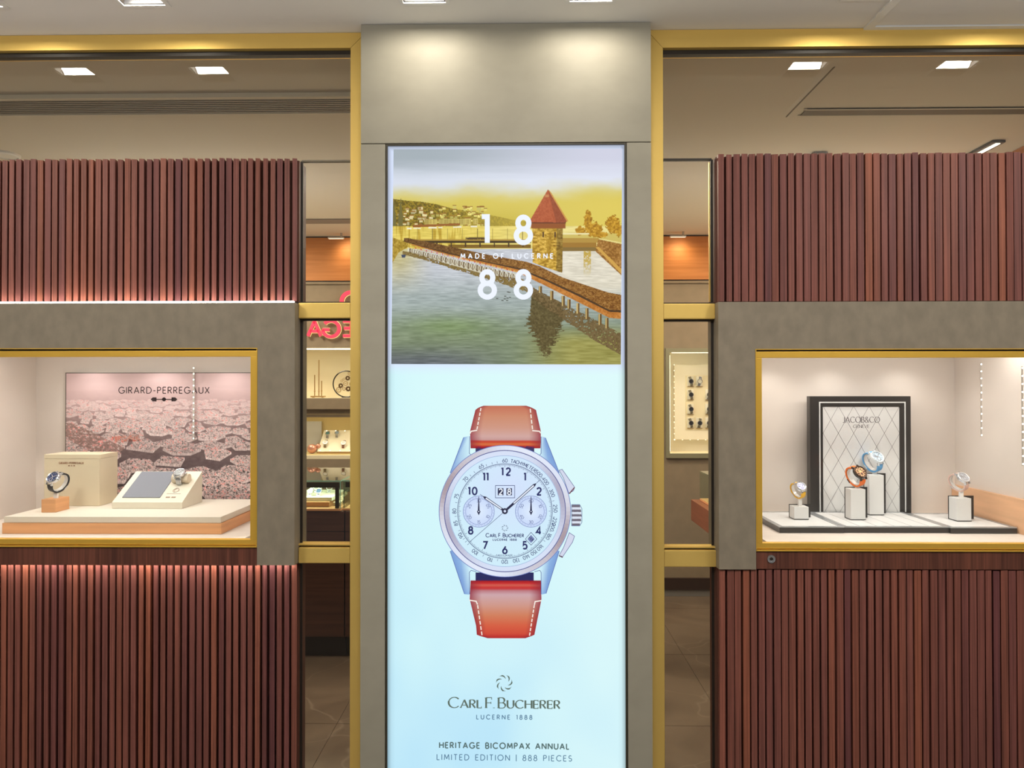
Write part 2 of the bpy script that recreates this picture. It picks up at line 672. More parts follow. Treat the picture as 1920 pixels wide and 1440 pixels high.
def vnoise(x, y, seed=0):
    ix, iy = np.floor(x), np.floor(y)
    fx, fy = x - ix, y - iy
    fx, fy = fx * fx * (3 - 2 * fx), fy * fy * (3 - 2 * fy)
    a, b = hash2(ix, iy, seed), hash2(ix + 1, iy, seed)
    c, d = hash2(ix, iy + 1, seed), hash2(ix + 1, iy + 1, seed)
    return (a * (1 - fx) + b * fx) * (1 - fy) + (c * (1 - fx) + d * fx) * fy


def fbm(x, y, seed=0, octv=4):
    s, a, t = 0, .5, 0
    for k in range(octv):
        s = s + a * vnoise(x * 2 ** k, y * 2 ** k, seed + k * 17)
        t += a
        a *= .55
    return s / t


def inpoly(U, V, pts):
    r = np.zeros(U.shape, bool)
    n = len(pts)
    for i in range(n):
        (x0, y0), (x1, y1) = pts[i], pts[(i + 1) % n]
        if y0 == y1:
            continue
        c = ((y0 > V) != (y1 > V)) & (U < (x1 - x0) * (V - y0) / (y1 - y0) + x0)
        r ^= c
    return r

# ------------------------------------------------------------------ materials
M_CEIL = mat('ceiling_paint', (.84, .825, .79), .8, spec=.2)
M_SHOPCEIL = mat('shop_ceiling_paint', (.66, .61, .51), .8, spec=.2)
M_PILLAR = mat('pillar_stone', (.34, .315, .25), .55, spec=.3, noise=((9, 9, 14), .05))
M_STONE = mat('taupe_stone', (.235, .197, .145), .6, spec=.3, noise=((26, 26, 18), .11))
M_GOLD = mat('brushed_gold', (.84, .585, .165), .48, .6, spec=.4)
M_GOLDW = mat('window_gold', (.88, .54, .085), .42, .65, spec=.4)
M_SLAT = mat('walnut_slat', (.28, .098, .068), .5, spec=.3, wood=((30, 3, 1.4), (.20, .072, .052), (260, 60, 3)))
# every slat has its own wood tone, kept as a mesh attribute
_nt = M_SLAT.node_tree
_b = _nt.nodes['Principled BSDF']
_src = _b.inputs['Base Color'].links[0].from_socket
_at = _nt.nodes.new('ShaderNodeAttribute')
_at.attribute_name = 'tone'
_rp = _nt.nodes.new('ShaderNodeValToRGB')
_rp.color_ramp.elements[0].position, _rp.color_ramp.elements[0].color = 0, (.62, .60, .86, 1)
_rp.color_ramp.elements[1].position, _rp.color_ramp.elements[1].color = 1, (1.22, 1.12, .92, 1)
_e = _rp.color_ramp.elements.new(.5)
_e.color = (.92, .90, .98, 1)
_nt.links.new(_at.outputs['Fac'], _rp.inputs[0])
_mx = _nt.nodes.new('ShaderNodeMix')
_mx.data_type, _mx.blend_type = 'RGBA', 'MULTIPLY'
_mx.inputs[0].default_value = 1
_nt.links.new(_src, _mx.inputs[6])
_nt.links.new(_rp.outputs[0], _mx.inputs[7])
_nt.links.new(_mx.outputs[2], _b.inputs['Base Color'])
M_SLATB = mat('walnut_backing', (.115, .046, .032), .6, spec=.2)
M_DRAWER = mat('walnut_veneer', (.17, .058, .036), .42, spec=.35, wood=((30, 5, 1.3), (.105, .038, .026), (160, 20, 4)))
M_DARK = mat('black_gasket', (.018, .013, .009), .5)
M_FRAME = mat('dark_bronze', (.045, .038, .022), .45)
M_WHITE = mat('white_enamel', (.8, .8, .78), .4)
M_SILVER = mat('silver_reflector', (.55, .56, .58), .25, .9)
M_REFL = mat('dark_reflector', (.03, .03, .033), .35, .5)
M_LENS = mat('lamp_lens', (1, 1, 1), .5, emit=(1, .93, .80), strength=105)
M_LED = mat('led_diffuser', (1, 1, 1), .5, emit=(1, .90, .82), strength=20)
M_LED2 = mat('led_diffuser_hidden', (1, 1, 1), .5, emit=(1, .88, .80), strength=24)
M_GLASS = glass_mat('window_glass', (.95, .96, .94), boost=1.5)
M_CASEGLASS = glass_mat('showcase_glass', (.98, .99, .98), boost=1.2)
M_VGLASS = glass_mat('vitrine_glass', (.86, .95, .90))
M_GEDGE = mat('glass_edge', (.20, .42, .33), .2, emit=(.35, .6, .45), strength=.12)

# ------------------------------------------------------------------ setting
ZC = P(500, 62, 0).z                       # ceiling level
YG = 0.025                                 # glass plane
YS = -0.035                                # front of the showcase surrounds
YPIL = -0.05                               # front of the pillar
YB = 3.04                                  # back wall of the shop
LAMPX = [-1.60, -1.115, -.288, .199, 1.0, 1.522]

b = MB()
hw, hy0, hy1 = .062, -.305, -.176
b.box(-3.6, 3.6, -3.4, hy0, ZC, ZC + .03)
b.box(-3.6, 3.6, hy1, YG - .002, ZC, ZC + .03)
xs = [-3.6] + sum([[x - hw, x + hw] for x in LAMPX], []) + [3.6]
for i in range(0, len(xs), 2):
    b.box(xs[i], xs[i + 1], hy0, hy1, ZC, ZC + .03)
o = b.build('ceiling', M_CEIL)
tag(o, 'white mall ceiling in front of the shop', None, kind='structure')
o = MB().box(-3.6, 3.6, YG, YB + .4, ZC, ZC + .03).build('ceiling', M_SHOPCEIL)
tag(o, 'beige shop ceiling behind the glass', None, kind='structure')

# floor tiles
m = bpy.data.materials.new('marble_tiles')
m.use_nodes = True
nt = m.node_tree
bs = nt.nodes['Principled BSDF']
tc = nt.nodes.new('ShaderNodeTexCoord')
n1 = nt.nodes.new('ShaderNodeTexNoise')
n1.inputs['Scale'].default_value = 2.2
n1.inputs['Detail'].default_value = 6
n1.inputs['Distortion'].default_value = 1.2
nt.links.new(tc.outputs['Object'], n1.inputs['Vector'])
r1 = nt.nodes.new('ShaderNodeValToRGB')
r1.color_ramp.elements[0].position, r1.color_ramp.elements[1].position = .3, .72
r1.color_ramp.elements[0].color = (.085, .058, .040, 1)
r1.color_ramp.elements[1].color = (.17, .125, .088, 1)
nt.links.new(n1.outputs['Fac'], r1.inputs[0])
vo = nt.nodes.new('ShaderNodeTexVoronoi')
vo.feature = 'DISTANCE_TO_EDGE'
vo.inputs['Scale'].default_value = 1.7
nw = nt.nodes.new('ShaderNodeVectorMath')
nw.operation = 'MULTIPLY_ADD'
n2 = nt.nodes.new('ShaderNodeTexNoise')
n2.inputs['Scale'].default_value = 2.5
nt.links.new(tc.outputs['Object'], n2.inputs['Vector'])
nt.links.new(n2.outputs['Color'], nw.inputs[0])
nw.inputs[1].default_value = (.5, .5, .5)
nt.links.new(tc.outputs['Object'], nw.inputs[2])
nt.links.new(nw.outputs[0], vo.inputs['Vector'])
mr = nt.nodes.new('ShaderNodeMapRange')
mr.inputs[1].default_value, mr.inputs[2].default_value = 0, .012
mr.inputs[3].default_value, mr.inputs[4].default_value = .28, 0
nt.links.new(vo.outputs['Distance'], mr.inputs[0])
mx = nt.nodes.new('ShaderNodeMix')
mx.data_type = 'RGBA'
mx.inputs[7].default_value = (.33, .27, .21, 1)
nt.links.new(mr.outputs[0], mx.inputs[0])
nt.links.new(r1.outputs[0], mx.inputs[6])
nt.links.new(mx.outputs[2], bs.inputs['Base Color'])
bs.inputs['Roughness'].default_value = .28
M_FLOOR = m
b = MB()
tw = .8775
gx = [-.845 + k * tw for k in range(-4, 7)]
gy = [.99 + k * tw for k in range(-1, 5)]
for i in range(len(gx) - 1):
    for j in range(len(gy) - 1):
        b.box(gx[i] + .0015, gx[i + 1] - .0015, gy[j] + .0015, gy[j + 1] - .0015, -.02, 0)
b.box(gx[0], gx[-1], gy[0], gy[-1], -.03, -.004)
o = b.build('floor', M_FLOOR)
tag(o, 'brown veined marble tile floor', None, kind='structure')
b = MB()
for i in range(-5, 5):
    for j in range(-6, 0):
        b.box(i * .8 + .0015, i * .8 + .7985, gy[0] + j * .8 + .0015, gy[0] + j * .8 + .7985, -.02, 0)
b.box(-4, 4, gy[0] - 4.8, gy[0] - .001, -.03, -.004)
o = b.build('floor', mat('pale_mall_tiles', (.22, .20, .175), .35, noise=((3, 3, 3), .05)))
tag(o, 'pale tile floor of the mall in front of the shop', None, kind='structure')

M_FASCIA = mat('taupe_fascia', (.27, .215, .15), .6, spec=.2, noise=((14, 14, 14), .06))
M_OAK = mat('orange_wood', (.60, .245, .075), .5, spec=.3, wood=((2, 2, 45), (.46, .17, .045)))
M_SHOPWALL = mat('shop_side_wall', (.5, .42, .32), .7)

# back wall with two niches on the left and a display case on the right
xm = P(960, 700, YB).x
nL0, nL1 = P(470, 700, YB).x, P(790, 700, YB).x
cR0, cR1 = P(1254, 755, YB).x, P(1430, 755, YB).x
zW1, zW0 = P(620, 447, YB).z, P(620, 527, YB).z
zn = {k: P(612, k, YB).z for k in (652, 747, 767, 776, 853, 877)}
zr = {k: P(1290, k, YB).z for k in (658, 852)}
b = MB()
T = .3
b.box(-3.6, 3.6, YB, YB + T, zn[652], ZC)
b.box(-3.6, nL0, YB, YB + T, 0, zn[652])
b.box(nL1, xm, YB, YB + T, 0, zn[652])
b.box(nL0, nL1, YB, YB + T, zn[767], zn[747])
b.box(nL0, nL1, YB, YB + T, 0, zn[853])
b.box(nL0, nL1, YB + T - .02, YB + T, zn[853], zn[652])
b.box(nL0, nL1, YB, YB + .02, zn[776], zn[767])
b.box(xm, cR0, YB, YB + T, 0, zn[652])
b.box(cR1, 3.6, YB, YB + T, 0, zn[652])
b.box(cR0, cR1, YB, YB + T, 0, zr[852])
b.box(cR0, cR1, YB, YB + T, zr[658], zn[652])
b.box(cR0, cR1, YB + T - .02, YB + T, zr[852], zr[658])
o = b.build('wall_back', M_FASCIA)
tag(o, 'taupe back wall of the shop with lit niches', None, kind='structure')
b = MB()
b.box(-3.2, 3.2, YB - .022, YB - .002, zW0, zW1)
o = b.build('trim_1', M_OAK)
tag(o, 'orange wood band under the shop ceiling', None, kind='structure')
b = MB()
b.box(-3.2, 3.2, YB - .018, YB - .004, zW1, ZC - .001)
b.box(-3.2, 3.2, YB - .012, YB - .004, zW0 - .008, zW0)
o = b.build('trim_2', M_DARK)
tag(o, 'dark shadow gaps above and below the wood band', None, kind='structure')
# lighter top strip of the fascia, dark skirting and pale line on the right
zf0 = P(1290, 541, YB).z
o = MB().box(-3.2, 3.2, YB - .016, YB - .002, zW0 - .026, zW0 - .008, .005).build('trim_3', M_FASCIA)
tag(o, 'padded edge strip on top of the fascia', None, kind='structure')
zk = [P(1290, k, YB).z for k in (1083, 1104)]
o = MB().box(xm, 3.2, YB - .02, YB - .002, zk[1], zk[0]).build('baseboard_back', mat('dark_skirting', (.035, .018, .014), .5))
tag(o, 'dark skirting of the back wall', None, kind='structure')
o = MB().box(xm, 3.2, YB - .012, YB - .002, .001, zk[1]).build('baseboard_back', mat('grey_skirting', (.20, .19, .18), .5))
tag(o, 'grey strip under the dark skirting', None, kind='structure')
for sx, nm in ((-3.2, 'wall_left'), (2.36, 'wall_right')):
    o = MB().box(sx, sx + .05 * (1 if sx > 0 else -1), YG + .2, YB, 0, ZC).build(nm, M_SHOPWALL)
    tag(o, 'side wall of the shop', None, kind='structure')
zo = P(1905, 276, 1.4).z
o = MB().box(2.335, 2.358, .5, YB - .03, 2.05, ZC - .002).build('trim_4', M_OAK)
tag(o, 'orange wood band on the right side wall of the shop', None, kind='structure')

# ceiling details --------------------------------------------------
# access panel in the mall ceiling on the right
a0, a1 = PZ(1668, 50, ZC), PZ(1660, 4, ZC)
t = thing('ceiling_access_panel', 'white square access panel in the ceiling above the right window', 'access panel', (a0.x + .4, -.3, ZC))
x0 = PZ(1640, 30, ZC).x
b = MB()
y1 = PZ(1800, 44, ZC).y
lx = LAMPX[5]
b.box(x0 + .03, lx - .08, -.62, y1, ZC - .003, ZC)
b.box(lx + .08, x0 + .9, -.62, y1, ZC - .003, ZC)
b.box(lx - .08, lx + .08, hy1 + .018, y1, ZC - .003, ZC)
b.box(lx - .08, lx + .08, -.62, hy0 - .018, ZC - .003, ZC)
b.build('panel', M_CEIL, t)
b = MB()
b.box(x0, x0 + .026, -.65, y1 + .028, ZC - .007, ZC)
b.box(x0 + .026, x0 + .93, y1 + .004, y1 + .028, ZC - .007, ZC)
b.box(x0 + .904, x0 + .93, -.65, y1 + .004, ZC - .007, ZC)
b.build('frame', M_WHITE, t)

# recessed square downlights
labels = ['downlight at the far left edge of the ceiling', 'square downlight in the ceiling above the left window',
          'square downlight above the left half of the pillar', 'square downlight above the right half of the pillar',
          'square downlight whose reflection shines left of the access panel', 'square downlight in the ceiling access panel at right']
for i, x in enumerate(LAMPX):
    t = thing('ceiling_downlight', labels[i], 'downlight', (x, -.21, ZC), 'downlights over the shop front')
    b = MB()
    f = .012
    zt, zb = ZC, ZC - .004
    b.box(x - hw - f, x + hw + f, hy0 - f, hy0, zb, zt)
    b.box(x - hw - f, x + hw + f, hy1, hy1 + f, zb, zt)
    b.box(x - hw - f, x - hw, hy0, hy1, zb, zt)
    b.box(x + hw, x + hw + f, hy0, hy1, zb, zt)
    b.build('trim_frame', M_WHITE, t)
    b = MB()
    b.box(x - hw, x + hw, hy1 - .006, hy1, ZC, ZC + .1)
    b.build('reflector', M_REFL, t)
    b = MB()
    b.box(x - hw, x + hw, hy0, hy0 + .004, ZC, ZC + .1)
    b.box(x - hw, x - hw + .004, hy0, hy1, ZC, ZC + .1)
    b.box(x + hw - .004, x + hw, hy0, hy1, ZC, ZC + .1)
    b.box(x - hw, x + hw, hy0, hy1, ZC + .1, ZC + .104)
    b.build('housing', M_DARK, t)
    R = Matrix.Translation((x, -.232, ZC + .012)) @ Matrix.Rotation(math.radians(33), 4, 'X')
    b = MB()
    b.box(-.056, .056, -.020, .020, .002, .010, M=R)
    b.build('lamp_back', M_DARK, t)
    b = MB()
    q = [R @ Vector(p) for p in ((-.056, -.018, 0), (-.056, .018, 0), (.056, .018, 0), (.056, -.018, 0))]
    b.quad(*q)
    b.build('lens', M_LENS, t)

# air grille in the shop ceiling, left
gy0, gy1 = PZ(330, 178, ZC).y, PZ(330, 206, ZC).y
gy0, gy1 = min(gy0, gy1), max(gy0, gy1)
gxl, gxr = -2.75, -.5
t = thing('air_grille', 'long dark linear air grille in the shop ceiling', 'vent', ((gxl + gxr) / 2, gy0, ZC))
M_GR = mat('grille_metal', (.30, .265, .21), .5)
MB().box(gxl, gxr, gy0, gy1, ZC - .003, ZC - .001).build('backing', mat('grille_dark', (.012, .010, .008), .8), t)
b = MB()
nb = 8
for k in range(nb):
    y = gy0 + (k + .5) * (gy1 - gy0) / nb
    b.box(gxl, gxr, y - .0038, y + .0038, ZC - .016, ZC - .003)
b.build('bars', M_GR, t)
b = MB()
b.box(gxl, gxr, gy0 - .018, gy0, ZC - .018, ZC - .001)
b.box(gxl, gxr, gy1, gy1 + .018, ZC - .018, ZC - .001)
b.build('frame', M_SHOPCEIL, t)
# long slot on the right
s0, s1 = PZ(1500, 216, ZC), PZ(1515, 203, ZC)
t = thing('ceiling_slot_diffuser', 'long plain dark slot in the shop ceiling at right', 'vent', (s0.x, s0.y, ZC))
MB().box(s0.x, 2.3, s0.y, s1.y, ZC - .004, ZC - .001).build('slot', mat('slot_dark', (.16, .135, .095), .7), t)
MB().box(s0.x - .01, 2.3, s1.y, s1.y + .008, ZC - .006, ZC - .001).box(s0.x - .01, 2.3, s0.y - .006, s0.y, ZC - .005, ZC - .001).build('edge_trim', M_SHOPCEIL, t)
# joint line in that ceiling
c0, c1 = PZ(1573, 125, ZC), PZ(1474, 219, ZC)
o = MB().box(c1.x - .002, c1.x + .003, c0.y, c1.y, ZC - .002, ZC).build('trim_5', mat('joint_brown', (.2, .17, .12), .8))
tag(o, 'thin joint in the shop ceiling board', None, kind='structure')
d0, d1 = PZ(612, 418, ZC).y, PZ(612, 410, ZC).y
o = MB().box(-3.15, -.3, min(d0, d1), max(d0, d1), ZC - .006, ZC - .001).build('trim_6', mat('ceiling_step', (.24, .21, .18), .7))
tag(o, 'narrow grey step in the shop ceiling before the back wall', None, kind='structure')
# round ceiling speaker at far left
p = PZ(12, 289, ZC)
t = thing('ceiling_speaker', 'round white speaker in the shop ceiling above the left slatted panel', 'speaker', (p.x, p.y, ZC))
Rz = Matrix.Translation((p.x, p.y, ZC)) @ Matrix.Rotation(math.radians(-90), 4, 'X')
MB().lathe([(0, .010), (.045, .010), (.049, .006), (.049, 0)], 32, M=Matrix.Translation((p.x, p.y, ZC)) @ Matrix.Rotation(math.radians(-90), 4, 'X')).build('grille', mat('speaker_grille', (.72, .70, .64), .6), t, True)
MB().lathe([(.049, 0), (.049, .013), (.058, .009), (.060, 0)], 32, M=Matrix.Translation((p.x, p.y, ZC)) @ Matrix.Rotation(math.radians(-90), 4, 'X')).build('rim', M_WHITE, t, True)


def spot_fixture(px, py, label, tilt, spotdir, power, col=(1, .78, .5)):
    q = PZ(px, py, ZC)
    t = thing('shop_spotlight', label, 'spotlight', (q.x, q.y, ZC), 'spotlights in the shop ceiling')
    MB().tube([(q.x, q.y, ZC), (q.x, q.y, ZC - .03)], .008).build('stem', M_SILVER, t, True)
    M_ = Matrix.Translation((q.x - .02, q.y, ZC - .036)) @ Matrix.Rotation(math.radians(tilt), 4, 'Y')
    MB().box(-.075, .04, -.011, .011, -.005, .005, .002, M=M_).build('head', M_WHITE, t)
    MB().quad(*[M_ @ Vector(v) for v in ((-.07, -.009, -.0055), (.035, -.009, -.0055), (.035, .009, -.0055), (-.07, .009, -.0055))]).build('lens', mat('spot_lens', (1, 1, 1), .5, emit=(1, .85, .65), strength=1.3), t)
    d = Vector(spotdir) - Vector((q.x, q.y, ZC - .06))
    l = lamp('shop_spot_beam', 'SPOT', (q.x, q.y, ZC - .06), power, col, .05, spot=150)
    l.rotation_euler = d.to_track_quat('-Z', 'Y').to_euler()
    l.parent = t
    l.matrix_parent_inverse = world_of(t).inverted()
    return q


tg = P(650, 470, YB)
spot_fixture(640, 437, 'small ceiling spotlight in the gap left of the pillar', 0, (tg.x + .06, YB, tg.z - .1), 2.2)
tg = P(1275, 475, YB)
spot_fixture(1281, 434, 'small ceiling spotlight in the gap right of the pillar', 0, (tg.x - .03, YB, tg.z - .1), 2.4)
# linear light fixture top right
q0, q1 = PZ(1822, 289, ZC), PZ(1860, 269, ZC)
t = thing('linear_ceiling_light', 'slim bar light in the shop ceiling at far right', 'ceiling light', (q0.x, q0.y, ZC))
yy0, yy1 = min(q0.y, q1.y), max(q0.y, q1.y)
xx = (q0.x + q1.x) / 2
MB().box(xx - .03, xx + .03, yy0 - .05, yy1 + .35, ZC - .012, ZC - .001, .003).build('housing', M_FRAME, t)
MB().box(xx - .008, xx + .012, yy0 - .04, yy1 + .34, ZC - .016, ZC - .012).build('diffuser', mat('bar_lens', (1, 1, 1), .5, emit=(1, .9, .75), strength=1.6), t)
q0 = PZ(1534, 288, ZC)
t = thing('ceiling_sensor', 'small dark box on the shop ceiling above the right slatted panel', 'sensor', (q0.x, q0.y, ZC))
MB().box(q0.x - .035, q0.x + .035, q0.y - .03, q0.y + .03, ZC - .02, ZC - .001, .004).build('body', mat('sensor_grey', (.2, .17, .12), .5), t)
MB().lathe([(0, .006), (.010, .005), (.014, 0)], 16, M=Matrix.Translation((q0.x, q0.y, ZC - .02)) @ Matrix.Rotation(math.radians(-90), 4, 'X')).build('eye', M_DARK, t, True)

# ------------------------------------------------------------------ pillar with the advertising light box
pxl, pxr = P(675.8, 730, YPIL).x, P(1222.2, 730, YPIL).x
lbl, lbr = P(723.3, 850, YPIL).x, P(1175.2, 850, YPIL).x
zsm = P(950, 268, YPIL).z
zlb = P(950, 269, YPIL).z
t = thing('pillar', 'wide taupe stone clad pillar standing between the two shop windows', 'pillar', ((pxl + pxr) / 2, .1, 0))
MB().box(pxl + .008, pxr - .008, -.02, .42, 0, ZC - .004).build('core', M_FRAME, t)
MB().box(pxl, pxr, YPIL, -.021, zsm + .0012, ZC - .0015, .0018).build('top_panel', M_PILLAR, t)
MB().box(pxl, lbl - .002, YPIL, -.021, 0, zsm - .0012, .0018).build('side_panel', M_PILLAR, t)
MB().box(lbr + .002, pxr, YPIL, -.021, 0, zsm - .0012, .0018).build('side_panel', M_PILLAR, t)
MB().box(pxl, pxl + .006, -.019, .42, 0, ZC - .002).box(pxr - .006, pxr, -.019, .42, 0, ZC - .002).build('return_cladding', M_PILLAR, t)

YL = YPIL + .006                            # face of the light box
LB = thing('advertising_light_box', 'tall glowing advertising light box with bridge photo and watch, set in the pillar', 'light box', ((lbl + lbr) / 2, YL, .05))
b = MB()
g = .005
b.box(lbl, lbl + g, YPIL - .001, -.021, .05, zlb)
b.box(lbr - g, lbr, YPIL - .001, -.021, .05, zlb)
b.box(lbl + g, lbr - g, YPIL - .001, -.021, zlb - g, zlb)
b.box(lbl + g, lbr - g, YPIL - .001, -.021, .05, .05 + g)
b.build('frame', M_FRAME, LB)


def FM(px, py, off):
    p = P(px, py, YL)
    return (p.x, YL - off, p.z)


M_GLOW = print_mat('backlit_print', glow=1.0)
# lit sheet: milky print on the backlight, a little uneven
nr, nc = 150, 64
px0, px1 = lbl + g, lbr - g
zt, zb = zlb - g, .05 + g
vv, uu = np.meshgrid(np.linspace(0, 1, nr), np.linspace(0, 1, nc), indexing='ij')
zz = zt + (zb - zt) * vv
pyy = 732 - (zz - 1.51) * F / 2.225
k = np.clip((fbm(uu * 2.2 + 3, vv * 5, 5, 3) - .38) * 2.4, 0, 1)
base = np.stack([214 + 6 * uu, 249 + 0 * uu, 250 + 0 * uu], -1)
blue = np.array([170, 218, 248.0])
wgt = np.clip((pyy - 850) / 650, 0, 1) * (.25 + .65 * k) * (1.05 - .45 * uu) + .22 * np.exp(-uu * 14)
wgt = np.clip(wgt, 0, 1)[..., None]
sheet = base * (1 - wgt) + blue * wgt
top = np.clip((700 - pyy) / 20, 0, 1)[..., None]
sheet = sheet * (1 - top) + np.array([218, 230, 255.0]) * top
edge = np.clip(np.minimum.reduce([uu * nc / 1.2, (1 - uu) * nc / 1.2, vv * nr / 1.2]), 0, 1)[..., None]
sheet = sheet * (.74 + .26 * edge)
grid_print('backlit_sheet', M_GLOW, sheet, lambda u, v: (px0 + (px1 - px0) * u, YL, zt + (zb - zt) * v), LB)

# ---- bridge photograph (coordinates of a 1505 x 1440 enlargement of the corner at 720,260)
K = 3.2717
nrp, ncp = 560, 600
vv, uu = np.meshgrid(np.linspace(0, 1, nrp), np.linspace(0, 1, ncp), indexing='ij')
U, V = 58 + 1400 * uu, 65 + 1318 * vv
rng = np.random.default_rng(4)
NZ = fbm(U / 60, V / 60, 1)
FN = fbm(U / 9, V / 9, 2, 3)
GR = fbm(U / 4, V / 4, 9, 2)


def mixc(img, mask, col, a=1.0):
    mk = (mask * a)[..., None] if not np.isscalar(mask) else mask * a
    return img * (1 - mk) + np.asarray(col, float) * mk


def ss(a, b_, x):
    t_ = np.clip((x - a) / (b_ - a), 0, 1)
    return t_ * t_ * (3 - 2 * t_)


img = np.zeros(U.shape + (3,))
img[:] = (163, 174, 182)
img = mixc(img, ss(200, 1400, U), (206, 208, 226))
img = mixc(img, ss(100, 280, V + 60 * (fbm(U / 420, V / 40, 3) - .5)), (224, 230, 244), .85)
img = mixc(img, ss(265, 420, V + 90 * (fbm(U / 260, V / 110, 7) - .5) + .02 * U), (214, 196, 88))
img = mixc(img, ss(380, 520, V) * ss(500, 200, np.abs(U - 560)), (196, 176, 60), .6)
img = mixc(img, ss(900, 1400, U) * ss(300, 420, V), (226, 204, 92), .6)
# hillside town
hill = inpoly(U, V, [(40, 368), (130, 380), (230, 388), (320, 402), (430, 432), (540, 446), (660, 470), (800, 500), (900, 512), (900, 560), (40, 590)])
tree = np.where((FN > .5)[..., None], np.array([152, 128, 26.]), np.array([104, 88, 14.])) + (GR[..., None] - .5) * 60
fog = ss(250, 820, U)[..., None]
tree = tree * (1 - .72 * fog) + np.array([198, 176, 62.]) * .72 * fog
img = np.where(hill[..., None], tree, img)
for _ in range(95):
    cx = rng.uniform(95, 640)
    cy = rng.uniform(420, 540) - max(0, 200 - cx) * .08
    w_, h_ = rng.uniform(9, 26), rng.uniform(8, 20)
    mk = (np.abs(U - cx) < w_ / 2) & (np.abs(V - cy) < h_ / 2)
    img[mk] = np.array([232, 218, 160]) * rng.uniform(.75, 1.05) - np.array([0, 0, 40]) * (cx > 300)
    mk = (np.abs(U - cx) < w_ / 2 + 2) & (np.abs(V - cy + h_ / 2 + 2) < 3)
    img[mk] = (150, 104, 34)
for _ in range(20):
    cx = rng.uniform(250, 590)
    mk = (np.abs(U - cx) < 14) & (np.abs(V - 512 + .02 * (cx - 400)) < 18)
    img[mk] = np.array([226, 206, 108]) * rng.uniform(.82, 1.06)
    for q in (-8, 0, 8):
        mk = (np.abs(U - cx - q) < 2) & (np.abs((V - 512) % 12 - 6) < 3) & (np.abs(V - 512) < 16)
        img[mk] = (140, 110, 40)
for sx, top_, wd in ((106, 358, 15), (64, 372, 13)):
    img[inpoly(U, V, [(sx, top_), (sx - wd * .6, 450), (sx - wd, 470), (sx - wd, 600), (sx + wd, 600), (sx + wd, 470), (sx + wd * .6, 450)])] = (112, 104, 52)
# upper water
wt = (V > 538) & (V < 800)
wc = np.zeros(U.shape + (3,))
wc[:] = (226, 204, 96)
wc = mixc(wc, ss(.45, .7, fbm(U / 16, V / 160, 12, 3)), (176, 140, 30), .75 * ss(700, 300, U))
wc = mixc(wc, ss(500, 1100, U), (234, 222, 150), .8)
wc += (fbm(U / 50, V / 5, 31, 2)[..., None] - .5) * 34
img = np.where(wt[..., None], wc, img)
for _ in range(9):
    cx = rng.uniform(120, 560)
    img[(np.abs(U - cx) < rng.uniform(8, 26)) & (np.abs(V - 553 + .03 * (cx - 120)) < 4)] = (240, 234, 205)
img[inpoly(U, V, [(180, 530), (470, 520), (470, 532), (180, 546)])] = (150, 92, 34)
# lower water
lower = V > 676
wl = np.zeros(U.shape + (3,))
wl[:] = (196, 200, 208)
wl = mixc(wl, ss(760, 1010, V), (160, 172, 170))
wl = mixc(wl, ss(980, 1240, V), (122, 136, 108))
wl = mixc(wl, ss(1230, 1390, V) * ss(900, 300, U), (96, 102, 108))
wl = mixc(wl, ss(1120, 1260, V) * ss(760, 1200, U), (158, 150, 72), .85)
wl = mixc(wl, ss(330, 80, U) * ss(1000, 690, V), (196, 178, 96), .7)
wl = mixc(wl, np.exp(-((U - 420) / 260) ** 2 - ((V - 1150) / 60) ** 2), (120, 146, 84), .6)
wl = mixc(wl, ss(980, 1120, U) * ss(1010, 900, V), (226, 218, 196), .9)
wl += (fbm(U / (22 + V / 24), V / 7, 15, 3)[..., None] - .5) * 52
img = np.where(lower[..., None], wl, img)
# right bank
img[inpoly(U, V, [(1100, 585), (1470, 580), (1470, 640), (1320, 612), (1100, 640)])] = (206, 186, 96)
for cx, cy, rx, ry in ((1252, 515, 25, 78), (1205, 566, 34, 28), (1290, 558, 52, 46), (1405, 528, 44, 56), (1440, 560, 30, 40), (1340, 590, 40, 20)):
    rr = ((U - cx) / rx) ** 2 + ((V - cy) / ry) ** 2 + (FN - .5) * 1.6
    img = np.where((rr < .95)[..., None], np.array([186, 138, 22.]) + (FN[..., None] - .5) * 120, img)
img[(V > 580) & (V < 590) & (U > 1100) & (U < 1260)] = (236, 226, 170)
img[(V > 612) & (V < 640) & (U > 1100) & (U < 1320)] = (178, 142, 60)
img[(V > 640) & (V < 690) & (U > 1100) & (U < 1305)] = (158, 116, 40)
img[(V > 668) & (V < 690) & (U > 1100) & (U < 1305)] = (132, 106, 50)
quay = inpoly(U, V, [(1318, 618), (1470, 650), (1470, 850), (1300, 692), (1310, 640)])
img = np.where(quay[..., None], np.array([160, 112, 44.]) + (FN[..., None] - .5) * 110, img)
img[inpoly(U, V, [(1300, 668), (1318, 664), (1470, 812), (1470, 842)])] = (206, 160, 72)
img = mixc(img, (np.abs(U - 1250) < 22) * ss(680, 700, V) * ss(860, 720, V) * (FN > .38), (186, 150, 40), .8)
# far road bridge
img[(V > 618) & (V < 630) & (U > 150) & (U < 905)] = (176, 142, 58)
img[(V > 628) & (V < 641) & (U > 120) & (U < 905)] = (62, 44, 14)
img[(V > 652) & (V < 672) & (U > 400) & (U < 905)] = (124, 92, 22)
for cx in range(330, 900, 88):
    img[(np.abs(U - cx) < 4) & (V > 636) & (V < 664)] = (70, 50, 18)
for cx in range(210, 900, 92):
    img[(np.abs(U - cx) < 1.6) & (V > 552) & (V < 620)] = (126, 108, 44)
img[(V > 606) & (V < 621) & (U > 505) & (U < 640) & (FN > .3)] = (84, 62, 26)
